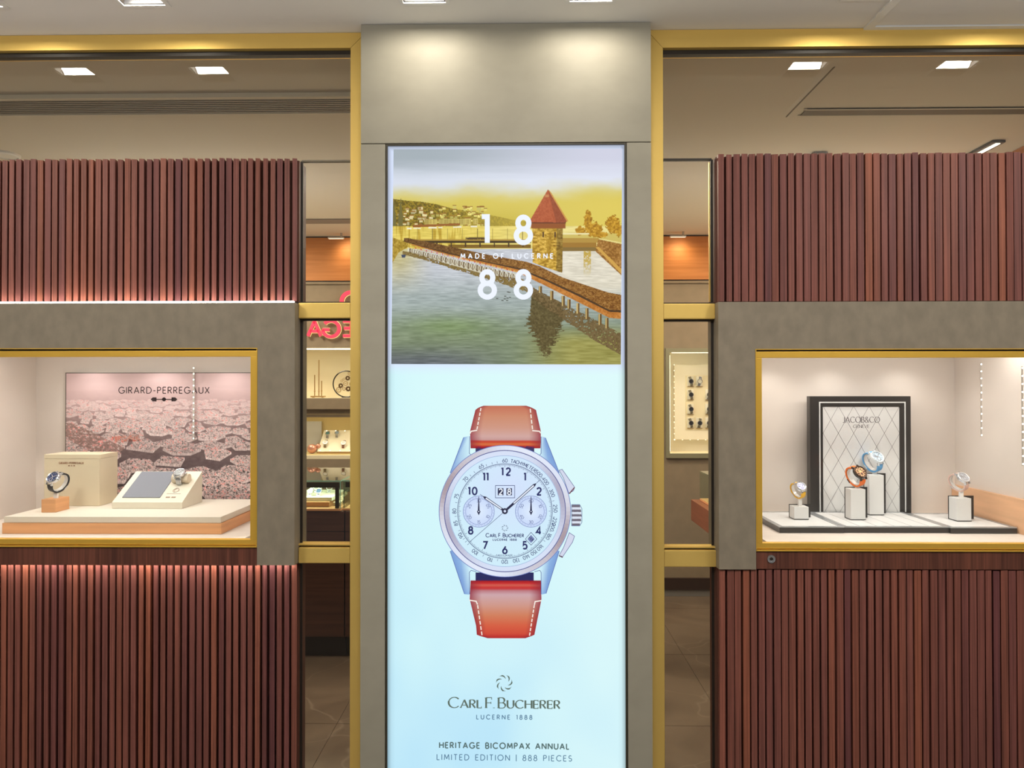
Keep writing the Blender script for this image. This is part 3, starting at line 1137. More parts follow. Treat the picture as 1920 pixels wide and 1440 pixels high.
# tower reflection and bridge reflection on the water
jag = (fbm(U / 30, V / 6, 21, 3) - .5) * 120
rf = inpoly(U + jag * ss(1000, 1200, V), V, [(912, 930), (1105, 1010), (1112, 1120), (1075, 1200), (1010, 1345), (965, 1300), (915, 1190), (885, 1150), (905, 1060)])
rcol = np.array([92, 80, 42.]) + (FN[..., None] - .5) * 60
img = np.where(rf[..., None], rcol, img)
rf2 = inpoly(U + jag * .5, V + jag * .2, [(905, 905), (1100, 1010), (1230, 1075), (1470, 1200), (1470, 1330), (1300, 1240), (1110, 1110), (1000, 1040), (905, 960)])
img = np.where((rf2 & (FN > .33))[..., None], np.array([108, 88, 50.]) + (FN[..., None] - .5) * 70, img)
rf3 = inpoly(U, V + jag * .12, [(120, 690), (400, 740), (700, 812), (905, 880), (905, 950), (700, 880), (480, 815), (250, 745), (120, 712)])
img = np.where((rf3 & (FN > .3))[..., None], np.array([126, 104, 50.]) + (FN[..., None] - .5) * 60, img)
# covered bridge: piers, parapet, roof
wallm = inpoly(U, V, [(130, 640), (400, 716), (640, 775), (830, 822), (1000, 905), (1200, 1005), (1385, 1098), (1470, 1106), (1470, 1000), (1100, 900), (840, 790), (400, 690)])
truss = inpoly(U, V, [(150, 668), (400, 730), (640, 790), (820, 830), (820, 856), (640, 836), (400, 770), (150, 690)])
img = mixc(img, truss, (220, 216, 196), .85)
for k in range(24):
    cx = 165 + k * 27.5
    y0_ = 672 + (cx - 150) * .243
    h_ = 26 + (cx - 150) * .028
    img[(np.abs(U - cx) < 3) & (V > y0_) & (V < y0_ + h_)] = (92, 66, 26)
    for s_ in (-1, 1):
        img[(np.abs(U - cx - 13 - s_ * (V - y0_ - h_ / 2) * .5) < 1.6) & (V > y0_) & (V < y0_ + h_)] = (120, 92, 44)
img = np.where(wallm[..., None], np.array([186, 118, 44.]) + (FN[..., None] - .5) * 60, img)
for (cx, cy, h_) in ((965, 905, 40), (1035, 935, 55), (1105, 965, 60), (1140, 985, 58), (1195, 1010, 62), (1250, 1040, 66), (1330, 1075, 66), (1372, 1100, 62)):
    img[(np.abs(U - cx) < 10) & (V > cy) & (V < cy + h_)] = (104, 76, 34)
    img[(np.abs(U - cx + 5) < 4) & (V > cy) & (V < cy + h_)] = (206, 178, 112)
dark = inpoly(U, V, [(130, 634), (400, 708), (640, 762), (840, 806), (1000, 874), (1200, 968), (1385, 1062), (1470, 1066), (1470, 1048), (1385, 1046), (1200, 950), (840, 792), (400, 690)])
img[dark] = (72, 48, 20)
for k in range(60):
    cx = 200 + k * 11
    img[(np.abs(U - cx) < 3) & (np.abs(V - (640 + (cx - 130) * .235) - 16) < 5)] = (206, 84, 40) if k % 3 == 0 else (226, 180, 90)
# tower
tw_ = inpoly(U, V, [(914, 548), (1100, 548), (1098, 824), (1000, 792), (916, 760)])
stone = np.array([190, 150, 46.]) + (fbm(U / 14, V / 9, 44, 3)[..., None] - .5) * 150
stone = np.where((U > 1062)[..., None], stone * .74, stone)
img = np.where(tw_[..., None], stone, img)
for cx in (980, 1052):
    img[(np.abs(U - cx) < 5) & (np.abs(V - 590) < 16)] = (80, 52, 22)
img[inpoly(U, V, [(904, 512), (1117, 512), (1115, 553), (906, 553)])] = (146, 80, 30)
img[inpoly(U, V, [(904, 512), (1117, 512), (1117, 522), (904, 522)])] = (98, 48, 20)
roof_c = np.array([176, 86, 46.]) + (FN[..., None] - .5) * 34
roof_c = np.where((U > 1008 + (V - 315) * .25)[..., None], roof_c * .86, roof_c)
img = np.where(inpoly(U, V, [(1006, 314), (1018, 322), (1130, 508), (1110, 516), (900, 514), (895, 508)])[..., None], roof_c, img)
img[inpoly(U, V, [(1010, 318), (1024, 328), (1132, 506), (1124, 510)])] = (206, 150, 70)
img[inpoly(U, V, [(990, 345), (1012, 345), (1014, 362), (988, 362)])] = (196, 130, 80)
roofm = inpoly(U, V, [(128, 612), (160, 612), (400, 660), (640, 712), (880, 756), (960, 784), (1100, 852), (1380, 944), (1470, 960), (1470, 1052), (1385, 1050), (1200, 954), (1000, 862), (840, 796), (640, 756), (400, 700), (128, 632)])
rc = np.array([138, 92, 30.]) + (fbm(U / 7, V / 5, 60, 2)[..., None] - .5) * 110
rc = rc * (.78 + .22 * ss(300, 1000, U))[..., None]
img = np.where(roofm[..., None], rc, img)
# left shore
img = np.where(inpoly(U, V, [(40, 600), (150, 640), (160, 662), (95, 700), (60, 760), (40, 860)])[..., None], np.array([172, 142, 44.]) + (FN[..., None] - .5) * 110, img)
img[inpoly(U, V, [(112, 712), (140, 712), (136, 730), (116, 730)])] = (60, 70, 96)
for _ in range(9):
    cx, cy = rng.uniform(690, 790), rng.uniform(940, 1004)
    img[(np.abs(U - cx) < 7) & (np.abs(V - cy) < 2.4)] = (70, 72, 60)
img = np.clip(img, 0, 255)
cTL, cTR, cBL, cBR = (738.0, 280.0), (1166.5, 279.3), (733.8, 682.6), (1164.0, 683.4)


def pcorner(u, v):
    x = (cTL[0] * (1 - u) + cTR[0] * u) * (1 - v) + (cBL[0] * (1 - u) + cBR[0] * u) * v
    y = (cTL[1] * (1 - u) + cTR[1] * u) * (1 - v) + (cBL[1] * (1 - u) + cBR[1] * u) * v
    return FM(x, y, .0006)


grid_print('bridge_photograph', M_GLOW, img, pcorner, LB)

# ---- lettering on the photograph
Z = lambda u, v: (720 + u / K, 260 + v / K)
wcol = (238, 244, 255)
A = Art()
A.text('1', *[Z(600, 0)[0], Z(640, 0)[0]], Z(0, 640)[1], 168 / K, 31 / K, wcol, 1)
A.build('numeral', M_GLOW, FM, LB, step=.0010)
A = Art()
A.text('8', Z(802, 0)[0], Z(908, 0)[0], Z(0, 638)[1], 156 / K, 32 / K, wcol, 1, track=0)
A.build('numeral', M_GLOW, FM, LB, step=.0010)
A = Art()
A.text('8', Z(586, 0)[0], Z(682, 0)[0], Z(0, 972)[1], 156 / K, 32 / K, wcol, 1, track=0)
A.build('numeral', M_GLOW, FM, LB, step=.0010)
A = Art()
A.text('8', Z(802, 0)[0], Z(908, 0)[0], Z(0, 972)[1], 156 / K, 32 / K, wcol, 1, track=0)
A.build('numeral', M_GLOW, FM, LB, step=.0010)
A = Art()
A.text('MADE OF LUCERNE', Z(472, 0)[0], Z(1036, 0)[0], Z(0, 734)[1], 28 / K, 6.5 / K, wcol, 1)
A.build('motto_line', M_GLOW, FM, LB, step=.0010)

# ---- brand block below the watch
A = Art()
q = lambda u, v: (780 + u / 5.647, 1220 + v / 5.647)
gcol, bcol = (92, 108, 98), (88, 124, 152)


def emblem(A, cx, cy, r, col, layer=1):
    for k_ in range(7):
        a = 2 * math.pi * k_ / 7 - .35
        pts_o, pts_i = [], []
        for i in range(7):
            s_ = i / 6
            rr = r * (1.0 - .48 * s_)
            aa = a + .1 + .80 * s_ ** .8
            th = .20 * (1 - s_) ** .8 + .02
            pts_o.append((cx + rr * math.cos(aa + th), cy + rr * math.sin(aa + th)))
            pts_i.append((cx + rr * math.cos(aa - th), cy + rr * math.sin(aa - th)))
        for i in range(6):
            A.poly([pts_o[i], pts_o[i + 1], pts_i[i + 1], pts_i[i]], col, layer)


emblem(A, *q(934, 342), 88 / 5.647, gcol)
A.build('emblem', M_GLOW, FM, LB, step=.0006)
A = Art()
A.text('CARL_F._BUCHERER', q(346, 0)[0], q(1522, 0)[0], q(0, 603)[1], 110 / 5.647, 18 / 5.647, gcol, 1, serif=True, small=(.77, (0, 5, 8)), slope=.009)
A.build('brand_line', M_GLOW, FM, LB, step=.0006)
A = Art()
A.text('LUCERNE 1888', q(642, 0)[0], q(1228, 0)[0], q(0, 723)[1], 44 / 5.647, 8.5 / 5.647, bcol, 1, slope=.008)
A.build('town_line', M_GLOW, FM, LB, step=.0006)
A = Art()
A.text('HERITAGE BICOMPAX ANNUAL', q(250, 0)[0], q(1620, 0)[0], q(0, 1028)[1], 58 / 5.647, 13 / 5.647, (88, 112, 112), 1, slope=.011)
A.build('model_line', M_GLOW, FM, LB, step=.0006)
A = Art()
A.text('LIMITED EDITION | 888 PIECES', q(222, 0)[0], q(1648, 0)[0], q(0, 1154)[1], 58 / 5.647, 8.5 / 5.647, bcol, 1, slope=.011)
A.build('edition_line', M_GLOW, FM, LB, step=.0006)

# ---- printed watch (coordinates of a x3 enlargement of the corner at 720,740)
A = Art()
w3 = lambda u, v: (720 + u / 3, 740 + v / 3)


def fl(c0, c1, t_):
    t_ = min(max(t_, 0), 1)
    return tuple(a + (b_ - a) * t_ for a, b_ in zip(c0, c1))


def lerp_tab(tab, y):
    for (ya, ca), (yb, cb_) in zip(tab, tab[1:]):
        if y <= yb:
            return fl(ca, cb_, (y - ya) / (yb - ya)) if yb > ya else cb_
    return tab[-1][1]


def edge_fn(tab):
    def f(y):
        for (ya, xa), (yb, xb) in zip(tab, tab[1:]):
            if y <= yb:
                return xa + (xb - xa) * max(0, (y - ya)) / (yb - ya)
        return tab[-1][1]
    return f


def scaled(tab):
    return [(740 + y / 3, 720 + x / 3) for y, x in tab]


TOPC = [(62, (196, 110, 84)), (120, (204, 138, 108)), (185, (206, 150, 130)), (235, (208, 166, 160)), (256, (196, 150, 146)), (262, (196, 44, 24)), (280, (214, 120, 66)), (292, (200, 40, 20)), (302, (150, 16, 20))]
BOTC = [(1045, (150, 16, 26)), (1060, (196, 30, 34)), (1072, (208, 96, 80)), (1088, (196, 34, 36)), (1102, (186, 120, 128)), (1125, (204, 166, 172)), (1185, (206, 150, 136)), (1240, (208, 126, 92)), (1300, (212, 92, 62)), (1345, (206, 72, 52)), (1372, (176, 24, 30))]


def strapcol(tab):
    def f(u, y):
        c = lerp_tab(tab, (y - 740) * 3)
        e = min(u, 1 - u)
        return fl((140, 30, 50), c, .25 + e / .1)
    return f


A.vgrad(edge_fn(scaled([(62, 560), (72, 532), (86, 514), (205, 484), (300, 487)])), edge_fn(scaled([(62, 800), (72, 830), (86, 855), (205, 882), (300, 882)])), 740 + 62 / 3, 740 + 302 / 3, strapcol(TOPC), 1, 40)
A.vgrad(edge_fn(scaled([(1045, 487), (1150, 482), (1300, 518), (1352, 522), (1372, 590)])), edge_fn(scaled([(1045, 882), (1150, 886), (1300, 856), (1352, 846), (1372, 790)])), 740 + 1045 / 3, 740 + 1370 / 3, strapcol(BOTC), 1, 50)
A.poly([w3(515, 290), w3(845, 290), w3(845, 330), w3(515, 330)], (52, 50, 96), 1)
A.poly([w3(515, 1000), w3(842, 1000), w3(842, 1048), w3(515, 1048)], (30, 34, 90), 1)
st = (246, 236, 226)


def stitch(pts):
    for (xa, ya), (xb, yb) in zip(pts, pts[1:]):
        L_ = math.hypot(xb - xa, yb - ya)
        n_ = max(1, int(L_ / 26))
        for i in range(n_):
            f0, f1 = (i + .12) / n_, (i + .82) / n_
            A.line([w3(xa + (xb - xa) * f0, ya + (yb - ya) * f0), w3(xa + (xb - xa) * f1, ya + (yb - ya) * f1)], 2.1, st, 3)


stitch([(546, 72), (522, 200)])
stitch([(822, 76), (836, 200)])
stitch([(526, 1180), (552, 1358)])
stitch([(846, 1180), (818, 1360)])
for L_ in ([(484, 218), (490, 206), (524, 200)], [(834, 202), (874, 206), (882, 216)], [(480, 1156), (518, 1162), (526, 1180)], [(886, 1158), (850, 1164), (846, 1182)]):
    A.line([w3(*p_) for p_ in L_], 2.2, st, 3)


def lug(pts, cols, inner):
    A.poly([w3(*p_) for p_ in pts], None, 2, cols)
    A.line([w3(*p_) for p_ in inner], 1.0, (72, 84, 150), 3)


lb1, lb2, lb3 = (150, 190, 232), (206, 240, 250), (120, 156, 214)
lug([(448, 240), (482, 232), (484, 340), (560, 330), (420, 480), (372, 440)], [lb3, lb2, lb2, lb2, lb1, lb3], [(482, 234), (480, 330), (492, 342), (516, 336)])
lug([(884, 234), (908, 242), (986, 440), (940, 480), (800, 330), (878, 340)], [lb2, lb3, lb3, lb1, lb2, lb2], [(884, 236), (884, 330), (874, 342), (846, 336)])
lug([(372, 880), (420, 850), (560, 985), (484, 985), (482, 1125), (452, 1122)], [lb3, lb1, lb2, lb2, lb1, lb3], [(482, 1122), (480, 1000), (490, 988), (520, 996)])
lug([(986, 880), (940, 850), (800, 985), (882, 985), (884, 1125), (912, 1118)], [lb3, lb1, lb2, lb2, lb1, lb3], [(884, 1122), (884, 1000), (876, 988), (846, 996)])
for L_ in ([(448, 240), (372, 440)], [(908, 242), (986, 440)], [(372, 880), (452, 1120)], [(986, 880), (912, 1118)]):
    A.line([w3(*p_) for p_ in L_], 1.0, (84, 100, 170), 3)
# pushers and crown
mt1, mt2 = (206, 216, 236), (120, 104, 120)
for pts in ([(985, 425), (1002, 420), (1072, 520), (1066, 540), (1040, 556), (1010, 470)], [(1072, 796), (1042, 776), (1010, 860), (985, 905), (1002, 916), (1060, 830)]):
    A.poly([w3(*p_) for p_ in pts], (210, 216, 236), 1)
    A.line([w3(*p_) for p_ in pts + pts[:1]], 1.0, (96, 96, 150), 2)
A.line([w3(1072, 522), w3(1042, 557)], 2.2, (110, 70, 80), 3)
A.line([w3(985, 906), w3(1006, 914)], 2.2, (90, 60, 80), 3)
for i in range(9):
    y0_, y1_ = 620 + i * 13, 632 + i * 13
    c_ = (218, 226, 240) if i % 2 else (110, 104, 118)
    bulge = 10 * math.sin(math.pi * (i + .5) / 9)
    A.poly([w3(1054, y0_), w3(1100 + bulge, y0_), w3(1102 + bulge, y1_ + 2), w3(1054, y1_ + 2)], c_, 1)
A.line([w3(1056, 618), w3(1100, 618), w3(1113, 640), w3(1113, 718), w3(1100, 738), w3(1056, 738), w3(1056, 618)], 1.0, (96, 110, 160), 2)
# case
C = w3(680, 655)


def bez(a):
    t_ = .5 + .5 * math.cos(2 * (a - math.radians(210)))
    t2 = .5 + .5 * math.cos(6 * a + 1)
    return fl(fl((222, 230, 248), (168, 150, 158), t_ ** 2), (236, 240, 250), .35 * t2)


A.circle(C, 371 / 3, (236, 242, 255), 4, 96)
A.ring(C, 370 / 3, 1.2, (110, 126, 190), 5, 96)
A.ring(C, 356 / 3, 24 / 3, None, 5, 96, colf=bez)
A.ring(C, 341 / 3, 5 / 3, (92, 96, 150), 6, 96)
A.ring(C, 326 / 3, 26 / 3, None, 6, 96, colf=lambda a: fl((214, 224, 246), (176, 172, 194), (.5 + .5 * math.cos(a * 2 + .6)) ** 3))
A.disc_grad(C, 314 / 3, lambda x, y: fl((210, 224, 252), (206, 236, 250), (math.hypot(x - C[0] - 12, y - C[1] + 40) / 105)), 7, 8, 72)
A.ring(C, 312 / 3, .8, (150, 168, 214), 8, 96)
ink = (48, 56, 110)
A.ring(C, 266 / 3, 1.0, ink, 9, 120)
for k_ in range(240):
    a = 2 * math.pi * k_ / 240
    r0, r1 = 263 / 3, (252 if k_ % 4 == 0 else 256) / 3
    if k_ % 20 == 0:
        r1 = 246 / 3
    A.line([(C[0] + r0 * math.sin(a), C[1] - r0 * math.cos(a)), (C[0] + r1 * math.sin(a), C[1] - r1 * math.cos(a))], .62, ink, 9)
for txt, ang in (('60', 0), ('500', 42), ('400', 53.5), ('300', 69), ('250', 87), ('220', 102), ('200', 108.5), ('180', 120), ('160', 136), ('150', 145), ('140', 155), ('130', 167), ('120', 180), ('110', 197), ('100', 216), ('90', 241), ('85', 256), ('80', 270), ('75', 287), ('70', 309), ('65', 332)):
    a = math.radians(ang)
    r_ = 284 / 3
    cx, cy = C[0] + r_ * math.sin(a), C[1] - r_ * math.cos(a)
    A.text(txt, cx - 6, cx + 6, cy + 3.2, 6.6, 1.0, ink, 9, rot=a, center=(cx, cy), track=.22)
for i, ch in enumerate('TACHYMETER'):
    a = math.radians(8 + i * 3.15)
    r_ = 284 / 3
    cx, cy = C[0] + r_ * math.sin(a), C[1] - r_ * math.cos(a)
    A.text(ch, cx - 3, cx + 3, cy + 3.1, 6.2, 1.0, ink, 9, rot=a, center=(cx, cy), track=0)
for ang in (345, 338, 351, 322, 316, 280, 264, 247, 244, 236, 232, 228, 206, 188.5, 47.5, 62, 78, 97, 105, 114, 127):
    a = math.radians(ang)
    A.line([(C[0] + 272 / 3 * math.sin(a), C[1] - 272 / 3 * math.cos(a)), (C[0] + 284 / 3 * math.sin(a), C[1] - 284 / 3 * math.cos(a))], .7, ink, 9)
for s, x0_, x1_, y_ in (('12', 660, 710, 452), ('11', 557, 584, 481), ('1', 788, 794, 481), ('2', 852, 892, 563), ('10', 474, 522, 561), ('4', 848, 892, 784), ('5', 774, 811, 866), ('6', 660, 700, 892), ('7', 550, 588, 866), ('8', 468, 508, 782)):
    A.text(s, w3(x0_, 0)[0], w3(x1_, 0)[0], w3(0, y_ + 1)[1], 40 / 3, 9.2 / 3, (40, 46, 100), 9) if len(s) > 1 else A.text(s, w3(x0_, 0)[0], w3(x1_, 0)[0], w3(0, y_ + 1)[1], 40 / 3, 9.2 / 3, (40, 46, 100), 9, track=0)
# date windows
A.line([w3(*p_) for p_ in ((627, 511), (735, 511), (735, 580), (627, 580), (627, 511))], 1.0, ink, 9)
for x0_, ch in ((640, '2'), (688, '8')):
    A.poly([w3(x0_, 526), w3(x0_ + 32, 526), w3(x0_ + 32, 566), w3(x0_, 566)], (40, 44, 78), 9)
    A.text(ch, w3(x0_ + 7, 0)[0], w3(x0_ + 26, 0)[0], w3(0, 562)[1], 32 / 3, 2.0, (240, 246, 255), 10, track=0)
# sub-dials
for cx, nums in ((533, ('30', '05', '10', '15', '20', '25')), (827, ('60', '10', '20', '30', '40', '50'))):
    c_ = w3(cx, 657)
    A.disc_grad(c_, 88 / 3, lambda x, y: fl((222, 236, 254), (196, 214, 248), math.hypot(x - c_[0], y - c_[1]) / 30), 9, 3, 36)
    A.ring(c_, 88 / 3, .7, (90, 104, 170), 10, 48)
    A.ring(c_, 74 / 3, .6, (90, 104, 170), 10, 48)
    for k_ in range(30):
        a = 2 * math.pi * k_ / 30
        A.circle((c_[0] + 81 / 3 * math.sin(a), c_[1] - 81 / 3 * math.cos(a)), .5, ink, 10, 6)
    for i, s in enumerate(nums):
        a = 2 * math.pi * i / 6
        r_ = 60 / 3
        x_, y_ = c_[0] + r_ * math.sin(a), c_[1] - r_ * math.cos(a)
        rot = {1: -2 * math.pi / 6 * 5 + 2 * math.pi, 5: -math.pi / 3, 2: -math.pi / 3, 4: math.pi / 3}.get(i, 0)
        A.text(s, x_ - 5, x_ + 5, y_ + 2.6, 5.6, .75, (84, 96, 150), 10, rot=rot, center=(x_, y_), track=.2)
    A.poly([(c_[0] - .5, c_[1] - 84 / 3), (c_[0] + .5, c_[1] - 84 / 3), (c_[0] + 1.7, c_[1] - 6 / 3), (c_[0] - 1.7, c_[1] - 6 / 3)], (30, 34, 70), 11)
    A.poly([(c_[0] - 3.4, c_[1]), (c_[0], c_[1] - 4.2), (c_[0] + 3.4, c_[1]), (c_[0], c_[1] + 7)], (30, 34, 70), 11)
    A.circle(c_, 1.2, (220, 230, 250), 12, 10)
# brand on the dial
emblem(A, *w3(680, 750), 18 / 3, (30, 36, 84), 9)
A.text('CARL_F._BUCHERER', w3(573, 0)[0], w3(786, 0)[0], w3(0, 801)[1], 21 / 3, 1.25, ink, 9, serif=False, small=(.8, (0, 5, 8)))
A.text('LUCERNE 1888', w3(613, 0)[0], w3(745, 0)[0], w3(0, 821)[1], 11 / 3, .95, ink, 9)
A.text('SWISS MADE', w3(633, 0)[0], w3(722, 0)[0], w3(0, 907)[1], 8 / 3, .6, ink, 9)
dm = [(827, 774), (860, 812), (827, 846), (795, 812), (827, 774)]
A.line([w3(*p_) for p_ in dm], .9, ink, 9)
A.poly([w3(*p_) for p_ in ((827, 788), (848, 812), (827, 834), (807, 812))], (120, 132, 180), 9)
A.text('FEB', w3(814, 0)[0], w3(841, 0)[0], w3(0, 817)[1], 4.0, .8, (36, 40, 80), 10, rot=math.radians(38), center=w3(827, 811))
# hands
A.line([w3(680, 655), w3(482, 828)], .8, ink, 11)


def hand(x, y, w0, core):
    p0, p1 = Vector(w3(680, 655)), Vector(w3(x, y))
    d = (p1 - p0).normalized()
    n_ = Vector((-d.y, d.x))
    e = p1 - d * 6
    s0 = p0 + d * 8
    A.poly([tuple(p0 + n_ * w0 * .8), tuple(e + n_ * w0), tuple(p1), tuple(e - n_ * w0), tuple(p0 - n_ * w0 * .8)], (34, 36, 70), 12)
    A.poly([tuple(s0 + d * core + n_ * w0 * .42), tuple(e - d * 1 + n_ * w0 * .5), tuple(e - d * 1 - n_ * w0 * .5), tuple(s0 + d * core - n_ * w0 * .42)], (232, 240, 255), 13)


hand(555, 570, 2.6, 0)
hand(858, 497, 2.6, 14)
A.line([w3(858, 497), w3(876, 480)], .8, ink, 12)
A.line([w3(556, 571), w3(540, 560)], .8, ink, 12)
A.circle(C, 17 / 3, (40, 42, 70), 14, 24)
A.circle(C, 7 / 3, (214, 226, 250), 15, 16)
A.build('watch_picture', M_GLOW, FM, LB, step=.00008)

# ------------------------------------------------------------------ gold window framing and panes
XSL = P(552.4, 800, YS).x                  # side of the left showcase surround
XSR = P(1347.4, 800, YS).x
XLE, XRE = -2.06, 1.80                     # outer ends of the showcases
zLt, zRt = P(276, 297, YS + .02).z, P(1640, 290, YS + .02).z
zLs, zRs = P(276, 568, YS).z, P(1640, 565.3, YS).z


def window(name, side, label, post0, post1, beam_z, tr, z_slat, xside):
    t = thing(name, label, None, (side * 1.4, 0, 0), kind='structure')
    xo = side * 3.4
    # top beam with a mitred corner and the post beside the pillar
    w_ = abs(post1 - post0)
    hb = ZC - beam_z
    MB().prism([(xo, ZC - .001), (post1, ZC - .001), (post0, beam_z), (xo, beam_z)], 0, YG + .05, 'y').build('top_beam', M_GOLD, t)
    MB().prism([(post1, ZC - .003), (post1, 0), (post0, 0), (post0, beam_z - .0012)], 0, YG + .05, 'y').build('post', M_GOLD, t)
    MB().box(xo, xo + side * .05, 0, YG + .05, 0, beam_z - .002).build('post', M_GOLD, t)
    b = MB()
    b.box(xo, post0, YG - .008, YG - .0006, beam_z - .0135, beam_z - .0005)
    b.box(xo, post0, YG - .0006, YG + .02, beam_z - .0115, beam_z - .0005)
    b.box(post0 - side * -.0, post0 + side * .004, YG - .006, YG + .02, 0, beam_z - .013)
    b.build('gasket', M_DARK, t)
    zs = []
    for (y0, y1, xe) in tr:
        zz0, zz1 = P(610 if side < 0 else 1290, y1, 0).z, P(610 if side < 0 else 1290, y0, 0).z
        x_in = P(xe, (y0 + y1) / 2, 0).x
        MB().box(x_in, post0 + side * .0006, 0, YG + .05, zz0, zz1, .003).build('transom', M_GOLD, t)
        b = MB()
        b.box(x_in + side * .006, post0, YG - .006, YG + .02, zz1 + .0003, zz1 + .005)
        b.build('gasket', M_DARK, t)
        b = MB()
        b.box(x_in + side * .008, post0, YG - .018, YG + .02, zz1 + .0055, zz1 + .0105) if y0 > 900 else b.box(x_in, post0, YG - .006, YG + .02, zz0 - .005, zz0 - .0003)
        b.build('glazing_bead', M_GOLD if y0 > 900 else M_DARK, t)
        zs.append((zz0, zz1))
    e = .003
    gx0, gx1 = post0 + side * e, xo - side * .004
    MB().box(gx0, gx1, YG, YG + .008, z_slat + e, beam_z - .013).build('glass_pane', M_GLASS, t)
    xg = xside - side * e
    for (a_, c_) in ((zs[0][1] + .006, z_slat - e * .3), (zs[1][1] + .011, zs[0][0] - .006), (.004, zs[1][0] - .006)):
        MB().box(gx0, xg, YG, YG + .008, a_, c_).build('glass_pane', M_GLASS, t)
        MB().box(xside - side * .0004, xside - side * .008, YG - .004, YG - .0005, a_, c_).build('gasket', M_DARK, t)
    return t


postL0, postL1 = P(656.6, 730, 0).x, pxl + .004
postR0, postR1 = P(1244.6, 730, 0).x, pxr - .004
wl_ = window('window_1', -1, 'gold framed shop window left of the pillar', postL0, postL1, P(330, 92.3, 0).z, ((567.5, 596.5, 559.8), (1027, 1056, 559.5)), zLt, XSL)
wr_ = window('window_2', 1, 'gold framed shop window right of the pillar', postR0, postR1, P(1580, 86.5, 0).z, ((569, 598, 1341), (1032, 1063, 1343)), zRt, XSR)
zq = P(1290, 296.5, YG).z
MB().box(postR0, XSR - .004, YG - .004, YG + .012, zRt - .0015, zRt + .0035).build('pane_joint', M_DARK, wr_)
MB().box(postL0, XSL + .004, YG - .004, YG + .012, zLt - .0015, zLt + .0035).build('pane_joint', mat('taupe_sealant', (.20, .17, .12), .6), wl_)
o = MB().box(XSR - .0085, XSR - .0045, YG + .009, YG + .02, zRs + .01, zRt - .004).build('pane_edge_bead', M_GOLD, wr_)

# ------------------------------------------------------------------ slatted walnut panels


def slat_panel(name, label, x0, x1, z0, z1, pitch, wid, skew, seed, endside, back=.006):
    rnd = random.Random(seed)
    t = thing(name, label, 'slatted panel', ((x0 + x1) / 2, YS + .03, z0), 'slatted walnut panels')
    yf = YS + back
    MB().box(x0, x1, yf + .026, .088, z0, z1).build('backing', M_SLATB, t)
    b = MB()
    lay = b.bm.verts.layers.float.new('tone')
    n = int((x1 - x0) / pitch)
    for k in range(n):
        if endside > 0:
            xc = x1 - pitch * (k + .5) + .002
        else:
            xc = x0 + pitch * (k + .5) - .002
        w_ = wid * rnd.uniform(.9, 1.1)
        d = .026
        a = math.radians(skew + rnd.uniform(-5, 5))
        Mx = Matrix.Translation((xc + rnd.uniform(-.0008, .0008), yf + d / 2, 0)) @ Matrix.Rotation(a, 4, 'Z')
        top = z1 + rnd.uniform(-.002, .002)
        b.box(-w_ / 2, w_ / 2, -d / 2, d / 2 + .004, z0, top, .0009, M=Mx)
        tone = min(1, max(.02, rnd.gauss(.5, .21)))
        for v in b.bm.verts:
            if v[lay] == 0:
                v[lay] = tone
    b.build('slats', M_SLAT, t)
    return t


zLb, zRb = P(276, 1059.2, YS).z, P(1640, 1068.6, YS).z
slat_panel('slatted_panel', 'slatted walnut panel above the left display window, glowing along its foot', XLE, XSL - .003, zLs + .0075, zLt, .0232, .0155, 12, 1, 1, .024)
slat_panel('slatted_panel', 'dark slatted walnut panel below the left display window', XLE, XSL - .003, .0, zLb - .003, .0232, .0145, 10, 2, 1, .030)
slat_panel('slatted_panel', 'slatted walnut panel above the right display window', XSR + .003, XRE, zRs + .002, zRt, .0240, .0185, -4, 3, -1)
slat_panel('slatted_panel', 'dark slatted walnut panel below the right display window with the lock', XSR + .003, XRE, .0, zRb - .002, .0240, .0185, -4, 4, -1)

# light strips on the left showcase
t = thing('light_strip', 'white glowing light strip on top of the left stone surround', 'light strip', (XSL - .5, YS + .02, zLs))
MB().box(XLE, XSL - .006, YS + .005, YS + .014, zLs + .0006, zLs + .0056).build('diffuser', M_LED, t)
MB().box(XLE, XSL - .006, YS + .0145, YS + .06, zLs + .0006, zLs + .0045).build('profile', M_SILVER, t)
t = thing('light_strip', 'hidden light strip under the left stone surround lighting the slats below', 'light strip', (XSL - .5, YS, zLb))
b = MB()
b.box(XLE, XSL - .006, YS + .009, YS + .022, zLb - .0014, zLb - .0003)
b.build('diffuser', M_LED2, t)

# ------------------------------------------------------------------ showcases
M_CASEWALL = mat('case_fabric', (.72, .645, .585), .75, spec=.15, noise=((5, 5, 5), .035))
M_CASEFLOOR = mat('case_floor', (.74, .65, .58), .6, spec=.2, noise=((7, 40, 7), .03))


